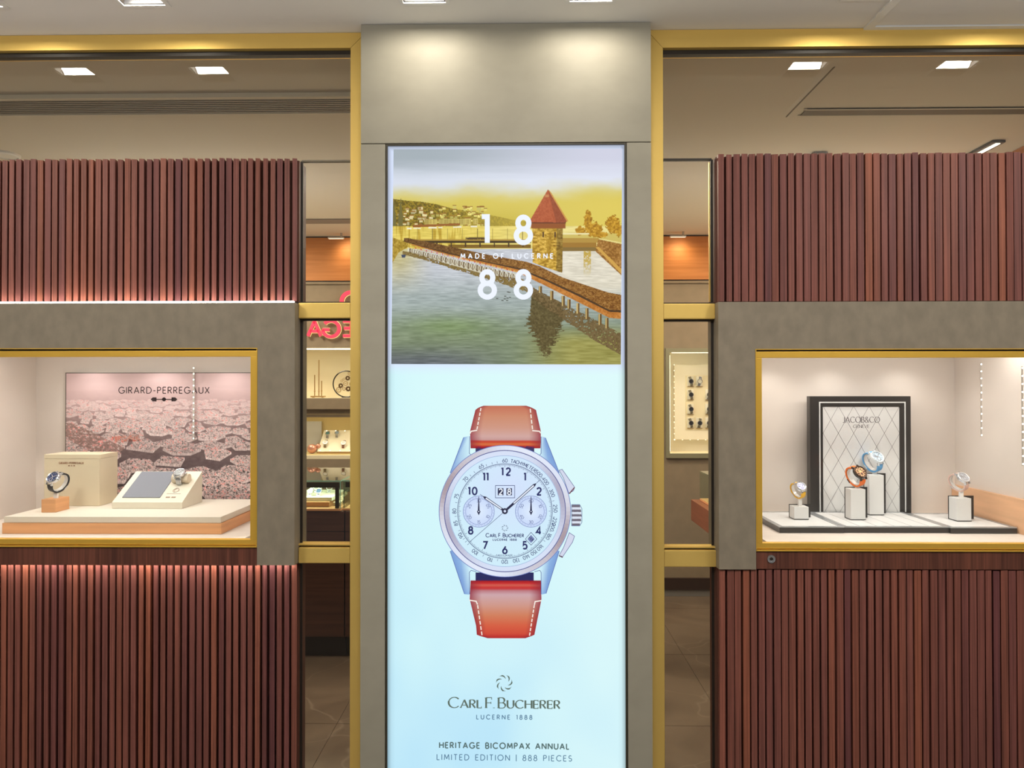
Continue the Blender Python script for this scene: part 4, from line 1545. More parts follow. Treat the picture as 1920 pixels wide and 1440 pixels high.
def showcase(label, side, xin, px_open, frame_top, frame_bot, glass_px, drawer_bot, zs_, inner_wall):
    xo = XLE if side < 0 else XRE
    t = thing('display_showcase', label, 'showcase', ((xin + xo) / 2, .2, 0))
    yb0 = .09
    fx = P(px_open, 850, YS).x                        # inner edge of the stone
    zt_ = P(276 if side < 0 else 1640, frame_top, YS).z
    zf_ = P(276 if side < 0 else 1640, frame_bot, YS).z
    zd_ = P(276 if side < 0 else 1640, drawer_bot, YS).z
    fo = xo - side * .10                              # opening on the far side
    b = MB()
    b.prism([(xin, zs_), (xin, zd_), (fx, zd_), (fx, zt_), (fo, zt_), (fo, zd_), (xo, zd_), (xo, zs_)], YS, yb0, 'y')
    b.build('stone_surround', M_STONE, t)
    # drawer front under the glass
    dr = MB().box(fx + side * .0015, fo - side * .0015, YS + .003, YS + .008 if side < 0 else yb0 - .005, zd_ - (.0022 if side < 0 else -.0008), zf_ - .0015, .0012).build('drawer_front', M_DRAWER, t)
    # gold frame: outer lip, shadow gap, inner frame
    gx, gz0, gz1 = glass_px
    ix = P(gx, 850, YS + .008).x
    iz0 = P(276 if side < 0 else 1640, gz0, YS + .008).z
    iz1 = P(276 if side < 0 else 1640, gz1, YS + .008).z
    b = MB()
    lip = .0028
    b.box(fx, fo, YS - .0015, YS + .03, zt_ - lip, zt_ - .0003)
    b.box(fx, fo, YS - .0015, YS + .03, zf_ + .0003, zf_ + lip + .0018)
    b.box(fx + side * .0003, fx + side * lip, YS - .0015, YS + .03, zf_ + lip, zt_ - lip)
    b.build('frame_lip', M_GOLDW, t)
    b = MB()
    b.box(fx + side * lip, fo, YS + .016, YS + .03, zf_ + lip, zf_ + lip + .006)
    b.build('shadow_gap', M_DARK, t)
    b = MB()
    b.box(fx + side * lip, fo, YS + .016, YS + .03, zt_ - lip - .006, zt_ - lip)
    b.build('shadow_gap', M_DARK, t)
    b = MB()
    zi1, zi0, xi0 = zt_ - lip - .0055, zf_ + lip + .0040, fx + side * (lip + .0005)
    b.box(xi0, fo, YS + .004, YS + .028, iz1, zi1, .001)
    b.box(xi0, fo, YS + .004, YS + .028, zi0, iz0, .001)
    b.box(xi0, ix, YS + .004, YS + .028, iz0 + .0002, iz1 - .0002, .001)
    b.box(fo - side * .02, fo, YS + .004, YS + .028, iz0 + .0002, iz1 - .0002, .001)
    b.build('window_frame', M_GOLDW, t)
    MB().box(ix - side * .004, fo - side * .016, YS + .014, YS + .020, iz0 - .004, iz1 + .004).build('glass_pane', M_CASEGLASS, t)
    # inside
    yi0, yi1 = YS + .030, .515
    cz = CAM_LOC.z + .17
    zfl = iz0 - .003
    wi, wo = inner_wall
    b = MB()
    b.box(wi, wo, yi1, yi1 + .012, zfl - .02, cz)
    b.box(wi, wi - side * .012, .092, yi1 + .012, zfl - .02, cz)
    b.box(wo, wo + side * .012, yi0 if abs(wo) < abs(fo) else .092, yi1 + .012, zfl - .02, cz)
    b.build('interior_walls', M_CASEWALL, t)
    MB().box(wi, wo, yi0, yi1, zfl - .012, zfl).build('interior_floor', M_CASEFLOOR, t)
    MB().box(wi, wo, .092, yi1, cz, cz + .01).box(wi, wo, yi0, .089, zt_ + .001 - .0, zt_ + .004).build('interior_top', M_CASEWALL, t)
    MB().box(wi - side * .0125, wi - side * .016, .0925, yi1 + .03, zfl - .02, cz + .011).box(wi - side * .0125, wo, yi1 + .0125, yi1 + .03, zfl - .02, cz + .011).box(wi, wo, .0925, yi1 + .012, cz + .0105, cz + .016).build('outer_shell', M_SLATB, t)
    # carcase below the floor
    MB().box(wi, wo, .095, yi1 + .012, 0, zfl - .022).build('carcase', M_SLATB, t)
    # lamps inside
    xs_ = [wi + (wo - wi) * f for f in ((.24, .5, .76) if side < 0 else (.2, .46, .76))]
    for x in xs_:
        l = lamp('case_spot', 'SPOT', (x, .41, cz - .01), 2.0 if side > 0 else 2.3, (1, .95, .90), .015, spot=125, blend=.9, rot=(math.radians(-8), 0, 0))
        l.parent = t
        l.matrix_parent_inverse = world_of(t).inverted()
    l = lamp('case_light', 'AREA', ((wi + wo) / 2, .14, cz - .006), 3.2, (1, .95, .90), abs(wo - wi) * .9, .07, rot=(math.radians(14), 0, 0))
    l.parent = t
    l.matrix_parent_inverse = world_of(t).inverted()
    return t, zfl, dr


SL, ZFL, drL = showcase('lit display showcase in taupe stone surround left of the pillar', -1, XSL, 482.3, 652.6, 1026, (470.3, 1011, 668.8), 1059.2, zLs, (-.885, -1.905))
SR, ZFR, drR = showcase('lit display showcase in taupe stone surround right of the pillar', 1, XSR, 1417, 653.8, 1034.2, (1428.3, 1018.5, 670.5), 1068.6, zRs, (.765, 1.655))
lk = P(1446, 1048, YS + .003)
b = MB()
b.lathe([(.0055, -.002), (.0075, -.003), (.0122, -.003), (.0128, 0)], 28, M=Matrix.Translation(lk))
lo = b.build('lock', M_SILVER, drR, True, label='round chrome key lock')
MB().lathe([(0, -.0018), (.0054, -.0018), (.0056, 0)], 20, M=Matrix.Translation(lk)).build('keyhole', M_DARK, lo, True)
# orange reflection low on the right case wall, built as a coloured band
o = MB().box(1.640, 1.6545, .1, .513, ZFR + .0005, ZFR + .115).build('reflection_band', mat('orange_reflection', (.78, .46, .27), .5, spec=.3, noise=((6, 4, 50), .08)), SR)

# ------------------------------------------------------------------ wrist watches
M_STEEL = mat('watch_steel', (.66, .67, .70), .22, .9)
M_CLEAR = mat('clear_holder', (.82, .80, .78), .15, spec=.6)


def watch(label, strap, dial, case=M_STEEL, bezel=None, hands=None, s=1.0, bracelet=False, group=None, loop=(.026, .0315), band=.021, deco=None, rcase=.0215):
    t = thing('wrist_watch', label, 'watch', group=group)
    bezel = bezel or case
    MB().lathe([(0, .0085), (rcase * .86, .0085), (rcase, .006), (rcase * 1.02, .002), (rcase * .98, -.002), (rcase * .90, -.003), (rcase * .90, .003), (0, .003)], 40).build('case', case, t, True)
    MB().lathe([(rcase * .80, .0), (rcase * .80, -.0032), (rcase * .90, -.0042), (rcase * .985, -.0022), (rcase * .97, .0005)], 40).build('bezel', bezel, t, True)
    dl = MB().lathe([(0, -.0012), (rcase * .80, -.0012), (rcase * .80, .003)], 40).build('dial', dial, t, True)
    b = MB()
    for k in range(12):
        a = 2 * math.pi * k / 12
        Mx = Matrix.Rotation(a, 4, 'Y') @ Matrix.Translation((0, -.0016, rcase * .66))
        b.box(-.0006, .0006, -.0004, .0004, -.0018, .0018, M=Mx)
    b.build('hour_markers', hands or M_STEEL, dl)
    for a, L_, w_ in ((-52, .45, .0011), (50, .66, .0008)):
        Mx = Matrix.Rotation(math.radians(a), 4, 'Y')
        MB().box(-w_, w_, -.0026, -.0021, -.002, rcase * L_, M=Mx).build('hand', hands or M_STEEL, dl)
    if deco:
        b = MB()
        for cx, cz, r_ in deco[1]:
            b.lathe([(r_ * .72, -.0020), (r_, -.0020), (r_, -.0012), (r_ * .72, -.0012), (r_ * .72, -.0020)], 20, M=Matrix.Translation((cx * rcase, 0, cz * rcase)))
        b.build('sub_dial', deco[0], dl, True)
    Mx = Matrix.Translation((rcase * 1.0, .003, 0)) @ Matrix.Rotation(math.radians(90), 4, 'Z')
    MB().lathe([(0, -.0050), (.0026, -.0046), (.0030, -.0030), (.0030, 0), (0, 0)], 14, M=Mx).build('crown', case, t, True)
    # strap loop in the y-z plane, from the upper lugs round the back to the lower lugs
    ry, rz = loop
    cy = .005 + ry * .95
    n = 34
    pts = []
    for k in range(n + 1):
        a = math.radians(128 + (360 - 2 * 38 - 0) * k / n * -1) if False else math.radians(180 - 46 - (360 - 92) * k / n)
        pts.append((cy + ry * math.cos(a), rz * math.sin(a), 1 - .18 * math.sin(math.pi * k / n)))
    b = MB()
    th = .0042 if not bracelet else .0036
    prev = None
    for k in range(n):
        (y0, z0, w0), (y1, z1, w1) = pts[k], pts[k + 1]
        d = Vector((0, y1 - y0, z1 - z0))
        L_ = d.length
        d.normalize()
        nn = Vector((1, 0, 0)).cross(d)
        Mx = Matrix.Translation((0, (y0 + y1) / 2, (z0 + z1) / 2)) @ Matrix(((1, 0, 0), (0, d.y, nn.y), (0, d.z, nn.z))).to_4x4()
        wd = band * (w0 + w1) / 2
        if bracelet:
            for xa, xb, zz in ((-.5, -.22, 0), (-.2, .2, .0004), (.22, .5, 0)):
                b.box(xa * wd, xb * wd, -L_ * .46, L_ * .46, -th / 2, th / 2 + zz, .0005, M=Mx)
        else:
            b.box(-wd / 2, wd / 2, -L_ * .53, L_ * .53, -th / 2, th / 2, M=Mx)
    b.build('bracelet' if bracelet else 'strap', strap, t)
    # lugs
    for sx in (-1, 1):
        for sz in (-1, 1):
            Mx = Matrix.Translation((sx * band * .52, .0055, sz * rcase * .98)) @ Matrix.Rotation(math.radians(-sz * 28), 4, 'X')
            MB().box(-.0018, .0018, -.003, .003, -.005, .005, .0008, M=Mx).build('lug', case, t)
    Mx = Matrix.Translation((0, cy + ry, 0))
    MB().box(-band * .46, band * .46, -.001, .0028, -.007, .007, .001, M=Mx).build('clasp', case, t)
    t.scale = (s, s, s)
    return t


def pose(t, p, tilt, yaw, roll=0):
    t.location = p
    t.rotation_euler = (Matrix.Rotation(math.radians(yaw), 3, 'Z') @ Matrix.Rotation(math.radians(-tilt), 3, 'X') @ Matrix.Rotation(math.radians(roll), 3, 'Y')).to_euler()
    return t


def ring_holder(parent, top, centre, tilt, yaw, s=1.0, roll=0, loop=(.0222, .0277), w=.013):
    """open C ring on a short stem that carries the watch; part of its pedestal"""
    R = Matrix.Translation(centre) @ Matrix.Rotation(math.radians(yaw), 4, 'Z') @ Matrix.Rotation(math.radians(-tilt), 4, 'X') @ Matrix.Rotation(math.radians(roll), 4, 'Y') @ Matrix.Diagonal((s, s, s, 1))
    ry, rz = loop
    cy = .005 + .026 * .95
    b = MB()
    n = 28
    pts = [(cy + ry * math.cos(math.radians(205 + 310 * k / n)), rz * math.sin(math.radians(205 + 310 * k / n))) for k in range(n + 1)]
    for (y0, z0), (y1, z1) in zip(pts, pts[1:]):
        d = Vector((0, y1 - y0, z1 - z0))
        L_ = d.length
        d.normalize()
        nn = Vector((1, 0, 0)).cross(d)
        Mx = R @ Matrix.Translation((0, (y0 + y1) / 2, (z0 + z1) / 2)) @ Matrix(((1, 0, 0), (0, d.y, nn.y), (0, d.z, nn.z))).to_4x4()
        b.box(-w / 2, w / 2, -L_ * .53, L_ * .53, -.0011, .0011, M=Mx)
    low = min((R @ Vector((0, y, z)) for y, z in pts), key=lambda v: v.z)
    b.box(low.x - .006, low.x + .006, low.y - .005, low.y + .005, top - .001, low.z + .002)
    return b.build('ring_holder', M_CLEAR, parent)


# ---- left showcase: platform, backdrop, box, stands, watches
M_CREAM = mat('cream_lacquer', (.74, .68, .56), .5, spec=.3, noise=((4, 4, 4), .02))
M_PLATTOP = mat('platform_cream', (.76, .69, .59), .55, spec=.25)
M_PLATWOOD = mat('platform_wood', (.74, .37, .17), .5, spec=.3, noise=((3, 3, 60), .10))
yp = PZ(230, 1001.5, ZFL).y
xpl, xpr = PZ(2, 970, PZ(230, 1001, ZFL).z + .055).x, PZ(416, 1001.5, ZFL).x
zpw = P(230, 981, yp).z
zpt = P(230, 969.6, yp).z
t = thing('display_platform', 'long two-layer cream and orange wood platform on the left showcase floor', 'platform', ((xpl + xpr) / 2, yp + .2, ZFL))
MB().box(xpl, xpr, yp, .46, ZFL + .0004, zpw - .0005, .001).build('wood_base', M_PLATWOOD, t)
MB().box(xpl + .003, xpr - .004, yp + .004, .457, zpw + .0005, zpt, .0008).build('top_slab', M_PLATTOP, t)

# cityscape backdrop
yk = .50
kx0, kx1 = P(122.5, 800, yk).x, -.889
kz1, kz0 = P(300, 698.5, yk).z, ZFL + .0005
t = thing('backdrop_board', 'large pinkish aerial city photo board standing at the back of the left showcase', 'backdrop', ((kx0 + kx1) / 2, yk, kz0))
MB().box(kx0, kx1, yk, yk + .012, kz0, kz1).build('board', M_FRAME, t)
nr, nc = 420, 560
vv, uu = np.meshgrid(np.linspace(0, 1, nr), np.linspace(0, 1, nc), indexing='ij')
hor = .14
dep = 1 / np.clip(vv - hor + .05, .02, 2)
gxx = (uu - .45) * dep * 6.2 + 20
gyy = dep * 5.0
sx_, sy_ = gxx, gyy
a_ = .5
rx_, ry_ = gxx * math.cos(a_) - gyy * math.sin(a_), gxx * math.sin(a_) + gyy * math.cos(a_)
rx_ = rx_ + 2.2 * (fbm(gxx * .35, gyy * .35, 71, 2) - .5)
ry_ = ry_ + 2.2 * (fbm(gxx * .35 + 9, gyy * .35, 72, 2) - .5)
ix, iy = np.floor(rx_ * .55), np.floor(ry_ * .55)
fx_, fy_ = rx_ * .55 - ix, ry_ * .55 - iy
ed = np.minimum(np.minimum(fx_, 1 - fx_), np.minimum(fy_, 1 - fy_))
h1, h2 = hash2(ix, iy, 3), hash2(ix, iy, 8)
near = np.clip((vv - .2) / .75, 0, 1)[..., None]
city = np.array([186, 156, 154.]) * (1 - near) + np.array([62, 54, 58.]) * near
city = city + (fbm(uu * 60, vv * 60, 90, 3)[..., None] - .5) * 30
detail = fbm(uu * 150, vv * 120, 91, 3)
fine = fbm(uu * 300, vv * 230, 92, 2)
streak = fbm(uu * 330, vv * 26, 33, 2)
crng = random.Random(11)
v_ = .20
while v_ < 1.12:
    sz = .017 + .19 * max(0, v_ - .18) ** 1.15
    x_ = -.1 + crng.uniform(0, sz)
    while x_ < 1.1:
        wB = sz * crng.uniform(1.2, 2.3)
        hB = sz * crng.uniform(.6, 1.0)
        cy = v_ + crng.uniform(-.4, .4) * sz + .07 * (v_ - .18) * math.sin(5 * x_ + 7 * v_)
        cx = x_ + wB / 2
        a0 = crng.uniform(-.9, .9)
        nP = crng.choice((4, 5, 6))
        ptsB = []
        for k in range(nP):
            aa = a0 + 2 * math.pi * (k + .5) / nP + crng.uniform(-.16, .16)
            ptsB.append((cx + wB * .56 * math.cos(aa), cy + hB * .62 * math.sin(aa)))
        wallh = sz * crng.uniform(.16, .26)
        lo_ = [(px_, py_ + wallh) for px_, py_ in ptsB]
        r0, r1 = max(0, int((cy - hB) * nr)), min(nr, int((cy + hB + wallh) * nr) + 2)
        c0_, c1_ = max(0, int((cx - wB) * nc)), min(nc, int((cx + wB) * nc) + 2)
        x_ += wB * crng.uniform(1.0, 1.14)
        if r1 <= r0 or c1_ <= c0_:
            continue
        sl_ = (slice(r0, r1), slice(c0_, c1_))
        Us, Vs = uu[sl_], vv[sl_]
        nf = min(1, max(0, (cy - .2) / .6))
        tone = np.array([238, 216, 214.]) + crng.uniform(-12, 12)
        wall_c = tone[None, None] * (1.0 - .10 * nf) + (streak[sl_][..., None] - .5) * (40 + 110 * nf)
        body = inpoly(Us, Vs, lo_)
        for k in range(nP):
            q_ = [ptsB[k], ptsB[(k + 1) % nP], lo_[(k + 1) % nP], lo_[k]]
            body |= inpoly(Us, Vs, q_)
        city[sl_] = np.where(body[..., None], wall_c, city[sl_])
        roof_ = inpoly(Us, Vs, ptsB)
        rc_ = tone[None, None] * (1 - .16 * nf) + (detail[sl_][..., None] - .5) * (70 + 150 * nf) + (fine[sl_][..., None] - .5) * (30 + 130 * nf)
        red_ = (detail[sl_] > .63) & (fine[sl_] > .42)
        rc_ = np.where(red_[..., None], rc_ * np.array([.92, .62, .60]), rc_)
        rc_ = np.where(((fine[sl_] < .40) & (detail[sl_] < .52))[..., None], rc_ * (1 - .5 * nf), rc_)
        city[sl_] = np.where(roof_[..., None], rc_, city[sl_])
    v_ += sz * .88
city = np.where(inpoly(uu, vv, [(0, .36), (.03, .36), (.26, .54), (.24, .57), (.1, .56), (0, .47)])[..., None] & (detail < .62)[..., None], np.array([176, 146, 140.]) + (detail[..., None] - .5) * 90, city)
ln2 = inpoly(uu, vv, [(.20, .46), (.32, .44), (.33, .49), (.22, .50)])[..., None]
city = np.where(ln2 & (detail > .4)[..., None], city * np.array([.95, .78, .72]), city)
haze = np.clip(1 - (vv - .10) / .30, 0, 1)[..., None] ** 1.3
sky = np.array([226, 196, 196.]) + (fbm(uu * 5, vv * 20, 55)[..., None] - .5) * 14
city = city * (1 - haze) + sky * haze
city[vv < .12] = sky[vv < .12]
city = np.clip(city * .93, 0, 255)
M_PRINT = print_mat('matt_print')
grid_print('city_photograph', M_PRINT, city, lambda u, v: (kx0 + .003 + (kx1 - kx0 - .003) * u, yk - .0006, kz1 - .0025 - (kz1 - kz0 - .0025) * v), t)
A = Art()
KB = 3.272
z0f = lambda u, v: (u / KB, 640 + v / KB)
gk = (58, 46, 46)
A.text('GIRARD-PERREGAUX', z0f(730, 0)[0], z0f(1284, 0)[0], z0f(0, 319)[1], 38 / KB, 1.55, gk, 1)


def bridge_mark(A, cx, cy, w_, col):
    A.line([(cx - w_ * .36, cy), (cx + w_ * .36, cy)], w_ * .03, col, 1)
    A.circle((cx, cy), w_ * .075, col, 1, 18)
    for s_ in (-1, 1):
        A.poly([(cx + s_ * w_ * .28, cy - w_ * .075), (cx + s_ * w_ * .42, cy - w_ * .075), (cx + s_ * w_ * .5, cy), (cx + s_ * w_ * .42, cy + w_ * .075), (cx + s_ * w_ * .28, cy + w_ * .075)], col, 1)


bridge_mark(A, *z0f(1007, 356), 164 / KB, gk)
A.build('lettering', M_PRINT, lambda x, y, o_: (P(x, y, yk).x, yk - .0008 - o_, P(x, y, yk).z), t, step=.0004)

# beige box
fb = PZ(135, 949, zpt)
yb_ = fb.y
bx0, bx1 = P(82.8, 900, yb_).x, P(186.5, 900, yb_).x
bz1 = P(135, 852, yb_).z
t = thing('presentation_box', 'plain beige upright box with small printed name on the left platform', 'box', ((bx0 + bx1) / 2, yb_ + .05, zpt))
M_BOX = mat('beige_card', (.66, .56, .40), .6, spec=.2, noise=((5, 5, 5), .04))
MB().box(bx0, bx1, yb_, yb_ + .115, zpt + .0005, bz1 - .016, .0012).build('body', M_BOX, t)
MB().box(bx0 - .0005, bx1 + .0005, yb_ - .0005, yb_ + .1155, bz1 - .0155, bz1, .0012).build('lid', M_BOX, t)
A = Art()
A.text('GIRARD-PERREGAUX', z0f(362, 0)[0], z0f(514, 0)[0], z0f(0, 752)[1], 11 / KB, .7, (150, 104, 78), 1)
bridge_mark(A, *z0f(440, 763), 44 / KB, (130, 86, 62))
A.build('lettering', M_PRINT, lambda x, y, o_: (P(x, y, yb_).x, yb_ - .0004 - o_, P(x, y, yb_).z), t, step=.0004)

# wooden block with ring holder and the blue-dial watch
fb = PZ(92, 961, zpt)
wx0, wx1 = P(77.5, 950, fb.y).x, P(104, 950, fb.y).x
zb1 = P(92, 936.5, fb.y).z
t = thing('watch_pedestal', 'small orange wood block at the left end of the left platform', 'watch stand', ((wx0 + wx1) / 2, fb.y, zpt))
MB().box(wx0, wx1, fb.y, fb.y + .075, zpt + .0004, zb1, .001).build('block', M_PLATWOOD, t)
wc = P(99.4, 895, fb.y + .012)
ring_holder(t, zb1, wc, 40, -10, 1.08, 14)
wt1 = watch('round blue-dial watch on black strap on the orange wood block', mat('black_leather', (.018, .018, .022), .5), mat('blue_dial', (.035, .06, .16), .25, .3), s=1.08, deco=(M_STEEL, [(0, -.38, .006)]), group='watches in the left showcase')
pose(wt1, wc, 40, -10, 14)

# sloped cream stand with grey tablet and steel watch on a cushion
f0 = PZ(276, 954, zpt)
ys0 = f0.y
ax0, ax1 = P(209.5, 948, ys0).x, P(341.5, 948, ys0).x
zs0 = P(276, 942, ys0).z
ys1 = PZ(379, 941, zpt).y
zs1 = P(316, 883.7, ys1).z
t = thing('sloped_display_stand', 'sloping cream display stand on the middle of the left platform', 'display stand', ((ax0 + ax1) / 2, ys0, zpt))
MB().prism([(ys0, zpt + .0004), (ys1, zpt + .0004), (ys1, zs1), (ys0, zs0)], ax0, ax1, 'x', bevel=.0012).build('wedge_body', M_CREAM, t)
sl = math.atan2(zs1 - zs0, ys1 - ys0)
SLP = Matrix.Translation((ax0, ys0, zs0)) @ Matrix.Rotation(sl, 4, 'X')
Ls = math.hypot(zs1 - zs0, ys1 - ys0)
Ws = ax1 - ax0
MB().box(.10 * Ws, .64 * Ws, .14 * Ls, .97 * Ls, -.002, .003, .0006, M=SLP).build('grey_panel', mat('grey_suede', (.20, .21, .25), .5, spec=.4), t, label='flat grey panel let into the slope')
b = MB()
b.box(.70 * Ws, .90 * Ws, .26 * Ls, .265 * Ls, .0005, .0012, M=SLP)
b.box(.72 * Ws, .78 * Ws, .14 * Ls, .17 * Ls, .0005, .0012, M=SLP)
b.box(.80 * Ws, .86 * Ws, .14 * Ls, .17 * Ls, .0005, .0012, M=SLP)
b.tube([SLP @ Vector((.80 * Ws + .010 * math.cos(k * math.pi / 8), .37 * Ls + .012 * math.sin(k * math.pi / 8), .001)) for k in range(13)], .0007, 6)
b.tube([SLP @ Vector((.81 * Ws + .008 * math.cos(k * math.pi / 8 + 2), .37 * Ls + .010 * math.sin(k * math.pi / 8 + 2), .001)) for k in range(13)], .0007, 6)
b.build('printed_mark', mat('brown_ink', (.35, .22, .15), .6), t)
b = MB()
cyl = [(.017 * math.cos(2 * math.pi * k / 24), .017 * math.sin(2 * math.pi * k / 24)) for k in range(24)]
b.prism(cyl, -.030, .030, 'x', M=SLP @ Matrix.Translation((.80 * Ws, .66 * Ls, .014)), bevel=.003)
b.build('cushion', mat('cream_velvet', (.74, .62, .47), .8), t, True)
wt2 = watch('steel bracelet watch lying on the cushion of the sloping cream stand', M_STEEL, mat('pale_dial', (.35, .36, .36), .25, .4), bracelet=True, s=1.0, loop=(.0235, .0235), group='watches in the left showcase')
cp = SLP @ Vector((.80 * Ws, .66 * Ls, .014))
R_ = Matrix.Rotation(math.radians(-58), 4, 'X')
wt2.rotation_euler = R_.to_euler()
off = R_ @ Vector((0, .005 + .0235 * .93, 0))
wt2.location = cp - off

# ---- right showcase
M_WPANEL = mat('white_panel', (.72, .71, .70), .5, spec=.3)
M_GREYRIM = mat('grey_gloss', (.30, .31, .32), .18, spec=.6)
M_BLK = mat('black_gloss', (.035, .030, .027), .25, spec=.5)
zr0 = ZFR


def tray(label, x0, x1, y0, y1, h, lines):
    t = thing('display_tray', label, 'tray', ((x0 + x1) / 2, y0, zr0), 'trays in the right showcase')
    MB().box(x0, x1, y0, y1, zr0 + .0004, zr0 + h - .0035, .0008).build('base', M_BLK, t)
    b = MB()
    r_ = .014
    z0_, z1_ = zr0 + h - .003, zr0 + h
    b.box(x0, x1, y0, y0 + r_, z0_, z1_)
    b.box(x0, x1, y1 - r_, y1, z0_, z1_)
    b.box(x0, x0 + r_, y0 + r_, y1 - r_, z0_, z1_)
    b.box(x1 - r_, x1, y0 + r_, y1 - r_, z0_, z1_)
    b.build('rim', M_GREYRIM, t)
    MB().box(x0 + r_, x1 - r_, y0 + r_, y1 - r_, z0_ - .0003, z1_ - .0008).build('white_top', M_WPANEL, t)
    if lines:
        b = MB()
        for k in range(1, lines):
            x = x0 + (x1 - x0) * k / lines
            b.box(x - .0006, x + .0006, y0 + r_, y1 - r_, z1_ - .0008, z1_ - .0004)
        b.build('inlay_lines', M_GREYRIM, t)
    return t


yt = PZ(1650, 999.5, zr0).y
tx = [PZ(1461.5, 999.5, zr0).x, PZ(1584, 999.8, zr0).x, PZ(1781, 999.8, zr0).x, PZ(1783.5, 1001, zr0).x, PZ(1917, 1001, zr0).x]
hT = .021
bk = P(1650, 962, .34)
ybd = PZ(1640, 966, zr0 + hT).y + .074       # front of the upright board
tray('left white tray with black edge in the right showcase', tx[0], tx[1] - .002, yt - .004, yt + .30, hT, 0)
tray('middle white tray with inlay lines in front of the framed board', tx[1], tx[2] - .001, yt, ybd - .002, hT, 6)
tray('right white tray with black edge beside the showcase side wall', tx[3], min(tx[4], 1.634), yt - .008, yt + .27, hT, 0)

# framed board
bo0, bo1 = P(1518.8, 850, ybd).x, P(1707.8, 850, ybd).x
bi0, bi1 = P(1543, 850, ybd).x, P(1687, 850, ybd).x
zbt, zbi = P(1612, 743, ybd).z, P(1612, 762.5, ybd).z
t = thing('framed_name_board', 'upright white diamond-pattern board in black frame in the right showcase', 'board', ((bo0 + bo1) / 2, ybd, zr0))
b = MB()
b.box(bo0, bo1, ybd + .004, ybd + .03, zr0 + .0004, zbt, .001)
b.build('backing', M_BLK, t)
b = MB()
b.box(bo0, bi0, ybd - .001, ybd + .0035, zr0 + .0006, zbt)
b.box(bi1, bo1, ybd - .001, ybd + .0035, zr0 + .0006, zbt)
b.box(bi0, bi1, ybd - .001, ybd + .0035, zbi, zbt)
b.build('frame', M_BLK, t)
b = MB()
l0, l1, lt_ = P(1537, 850, ybd).x, P(1697, 850, ybd).x, P(1612, 755.5, ybd).z
b.box(l0 - .0022, l0 + .0022, ybd - .0022, ybd - .0008, zr0 + hT, lt_)
b.box(l1 - .0022, l1 + .0022, ybd - .0022, ybd - .0008, zr0 + hT, lt_)
b.box(l0 - .0022, l1 + .0022, ybd - .0022, ybd - .0008, lt_, lt_ + .0045)
b.build('silver_line', mat('pale_silver', (.7, .7, .7), .3), t)
MB().box(bi0, bi1, ybd + .0015, ybd + .0034, zr0 + .001, zbi).build('white_panel', M_WPANEL, t)
A = Art()
KR = 3.2
zR = lambda u, v: (1400 + u / KR, 640 + v / KR)
X0, X1, Y0, Y1 = 458, 918, 392, 1028
dx_, dy_ = 92, 163
lc = (112, 108, 110)
for k in range(-8, 12):
    for s_ in (-1, 1):
        xb = 505 + k * dx_
        # through the node (xb, 553+...) with slope +-dy/dx
        seg = []
        for x in (X0, X1):
            seg.append((x, 470 + s_ * (x - xb) * dy_ / dx_))
        (xa, ya), (xc, yc) = seg
        pts = []
        if ya > yc:
            (xa, ya), (xc, yc) = (xc, yc), (xa, ya)
        if yc < Y0 or ya > Y1:
            continue
        f0_ = max(0, (Y0 - ya) / (yc - ya))
        f1_ = min(1, (Y1 - ya) / (yc - ya))
        A.line([zR(xa + (xc - xa) * f0_, ya + (yc - ya) * f0_), zR(xa + (xc - xa) * f1_, ya + (yc - ya) * f1_)], .55, lc, 1)
A.text('JACOB&CO', zR(578, 0)[0], zR(798, 0)[0], zR(0, 487)[1], 34 / KR, 1.5, (132, 128, 130), 3, serif=True)
A.text('GENEVE', zR(640, 0)[0], zR(736, 0)[0], zR(0, 519)[1], 18 / KR, .9, (140, 136, 136), 3, serif=True)
A.build('pattern_and_lettering', M_PRINT, lambda x, y, o_: (P(x, y, ybd).x, ybd + .0012 - o_, P(x, y, ybd).z), t, step=.0002)


def pedestal(label, xl, xm_, xr, xp, ybase, ytop):
    """white block with a dark back plate standing a little proud of it"""
    zt0 = zr0 + hT
    q = PZ(xm_, ybase, zt0)
    x0 = q.x
    x1 = P(xr, ybase, q.y).x
    dep = min((abs(P(xl, ybase, q.y + k / 500).x - x0), k / 500) for k in range(5, 40))[1]
    h = P(xm_, ytop, q.y).z - zt0
    t = thing('watch_pedestal', label, 'watch stand', ((x0 + x1) / 2, q.y, zt0), 'pedestals in the right showcase')
    MB().box(x0, x1, q.y, q.y + dep, zt0 + .0026, zt0 + h, .0005).build('block', M_WPANEL, t)
    MB().box(x0 - .0006, x1 + .0006, q.y - .0006, q.y + dep, zt0 + .0003, zt0 + .0024).build('base_plate', M_BLK, t)
    xq = P(xp, ybase, q.y + dep).x
    MB().box(x0 - .001, xq, q.y + dep + .0002, q.y + dep + .004, zt0 + .0003, zt0 + h + .0025).build('back_plate', M_BLK, t)
    return t, q, zt0 + h, (x0 + x1) / 2


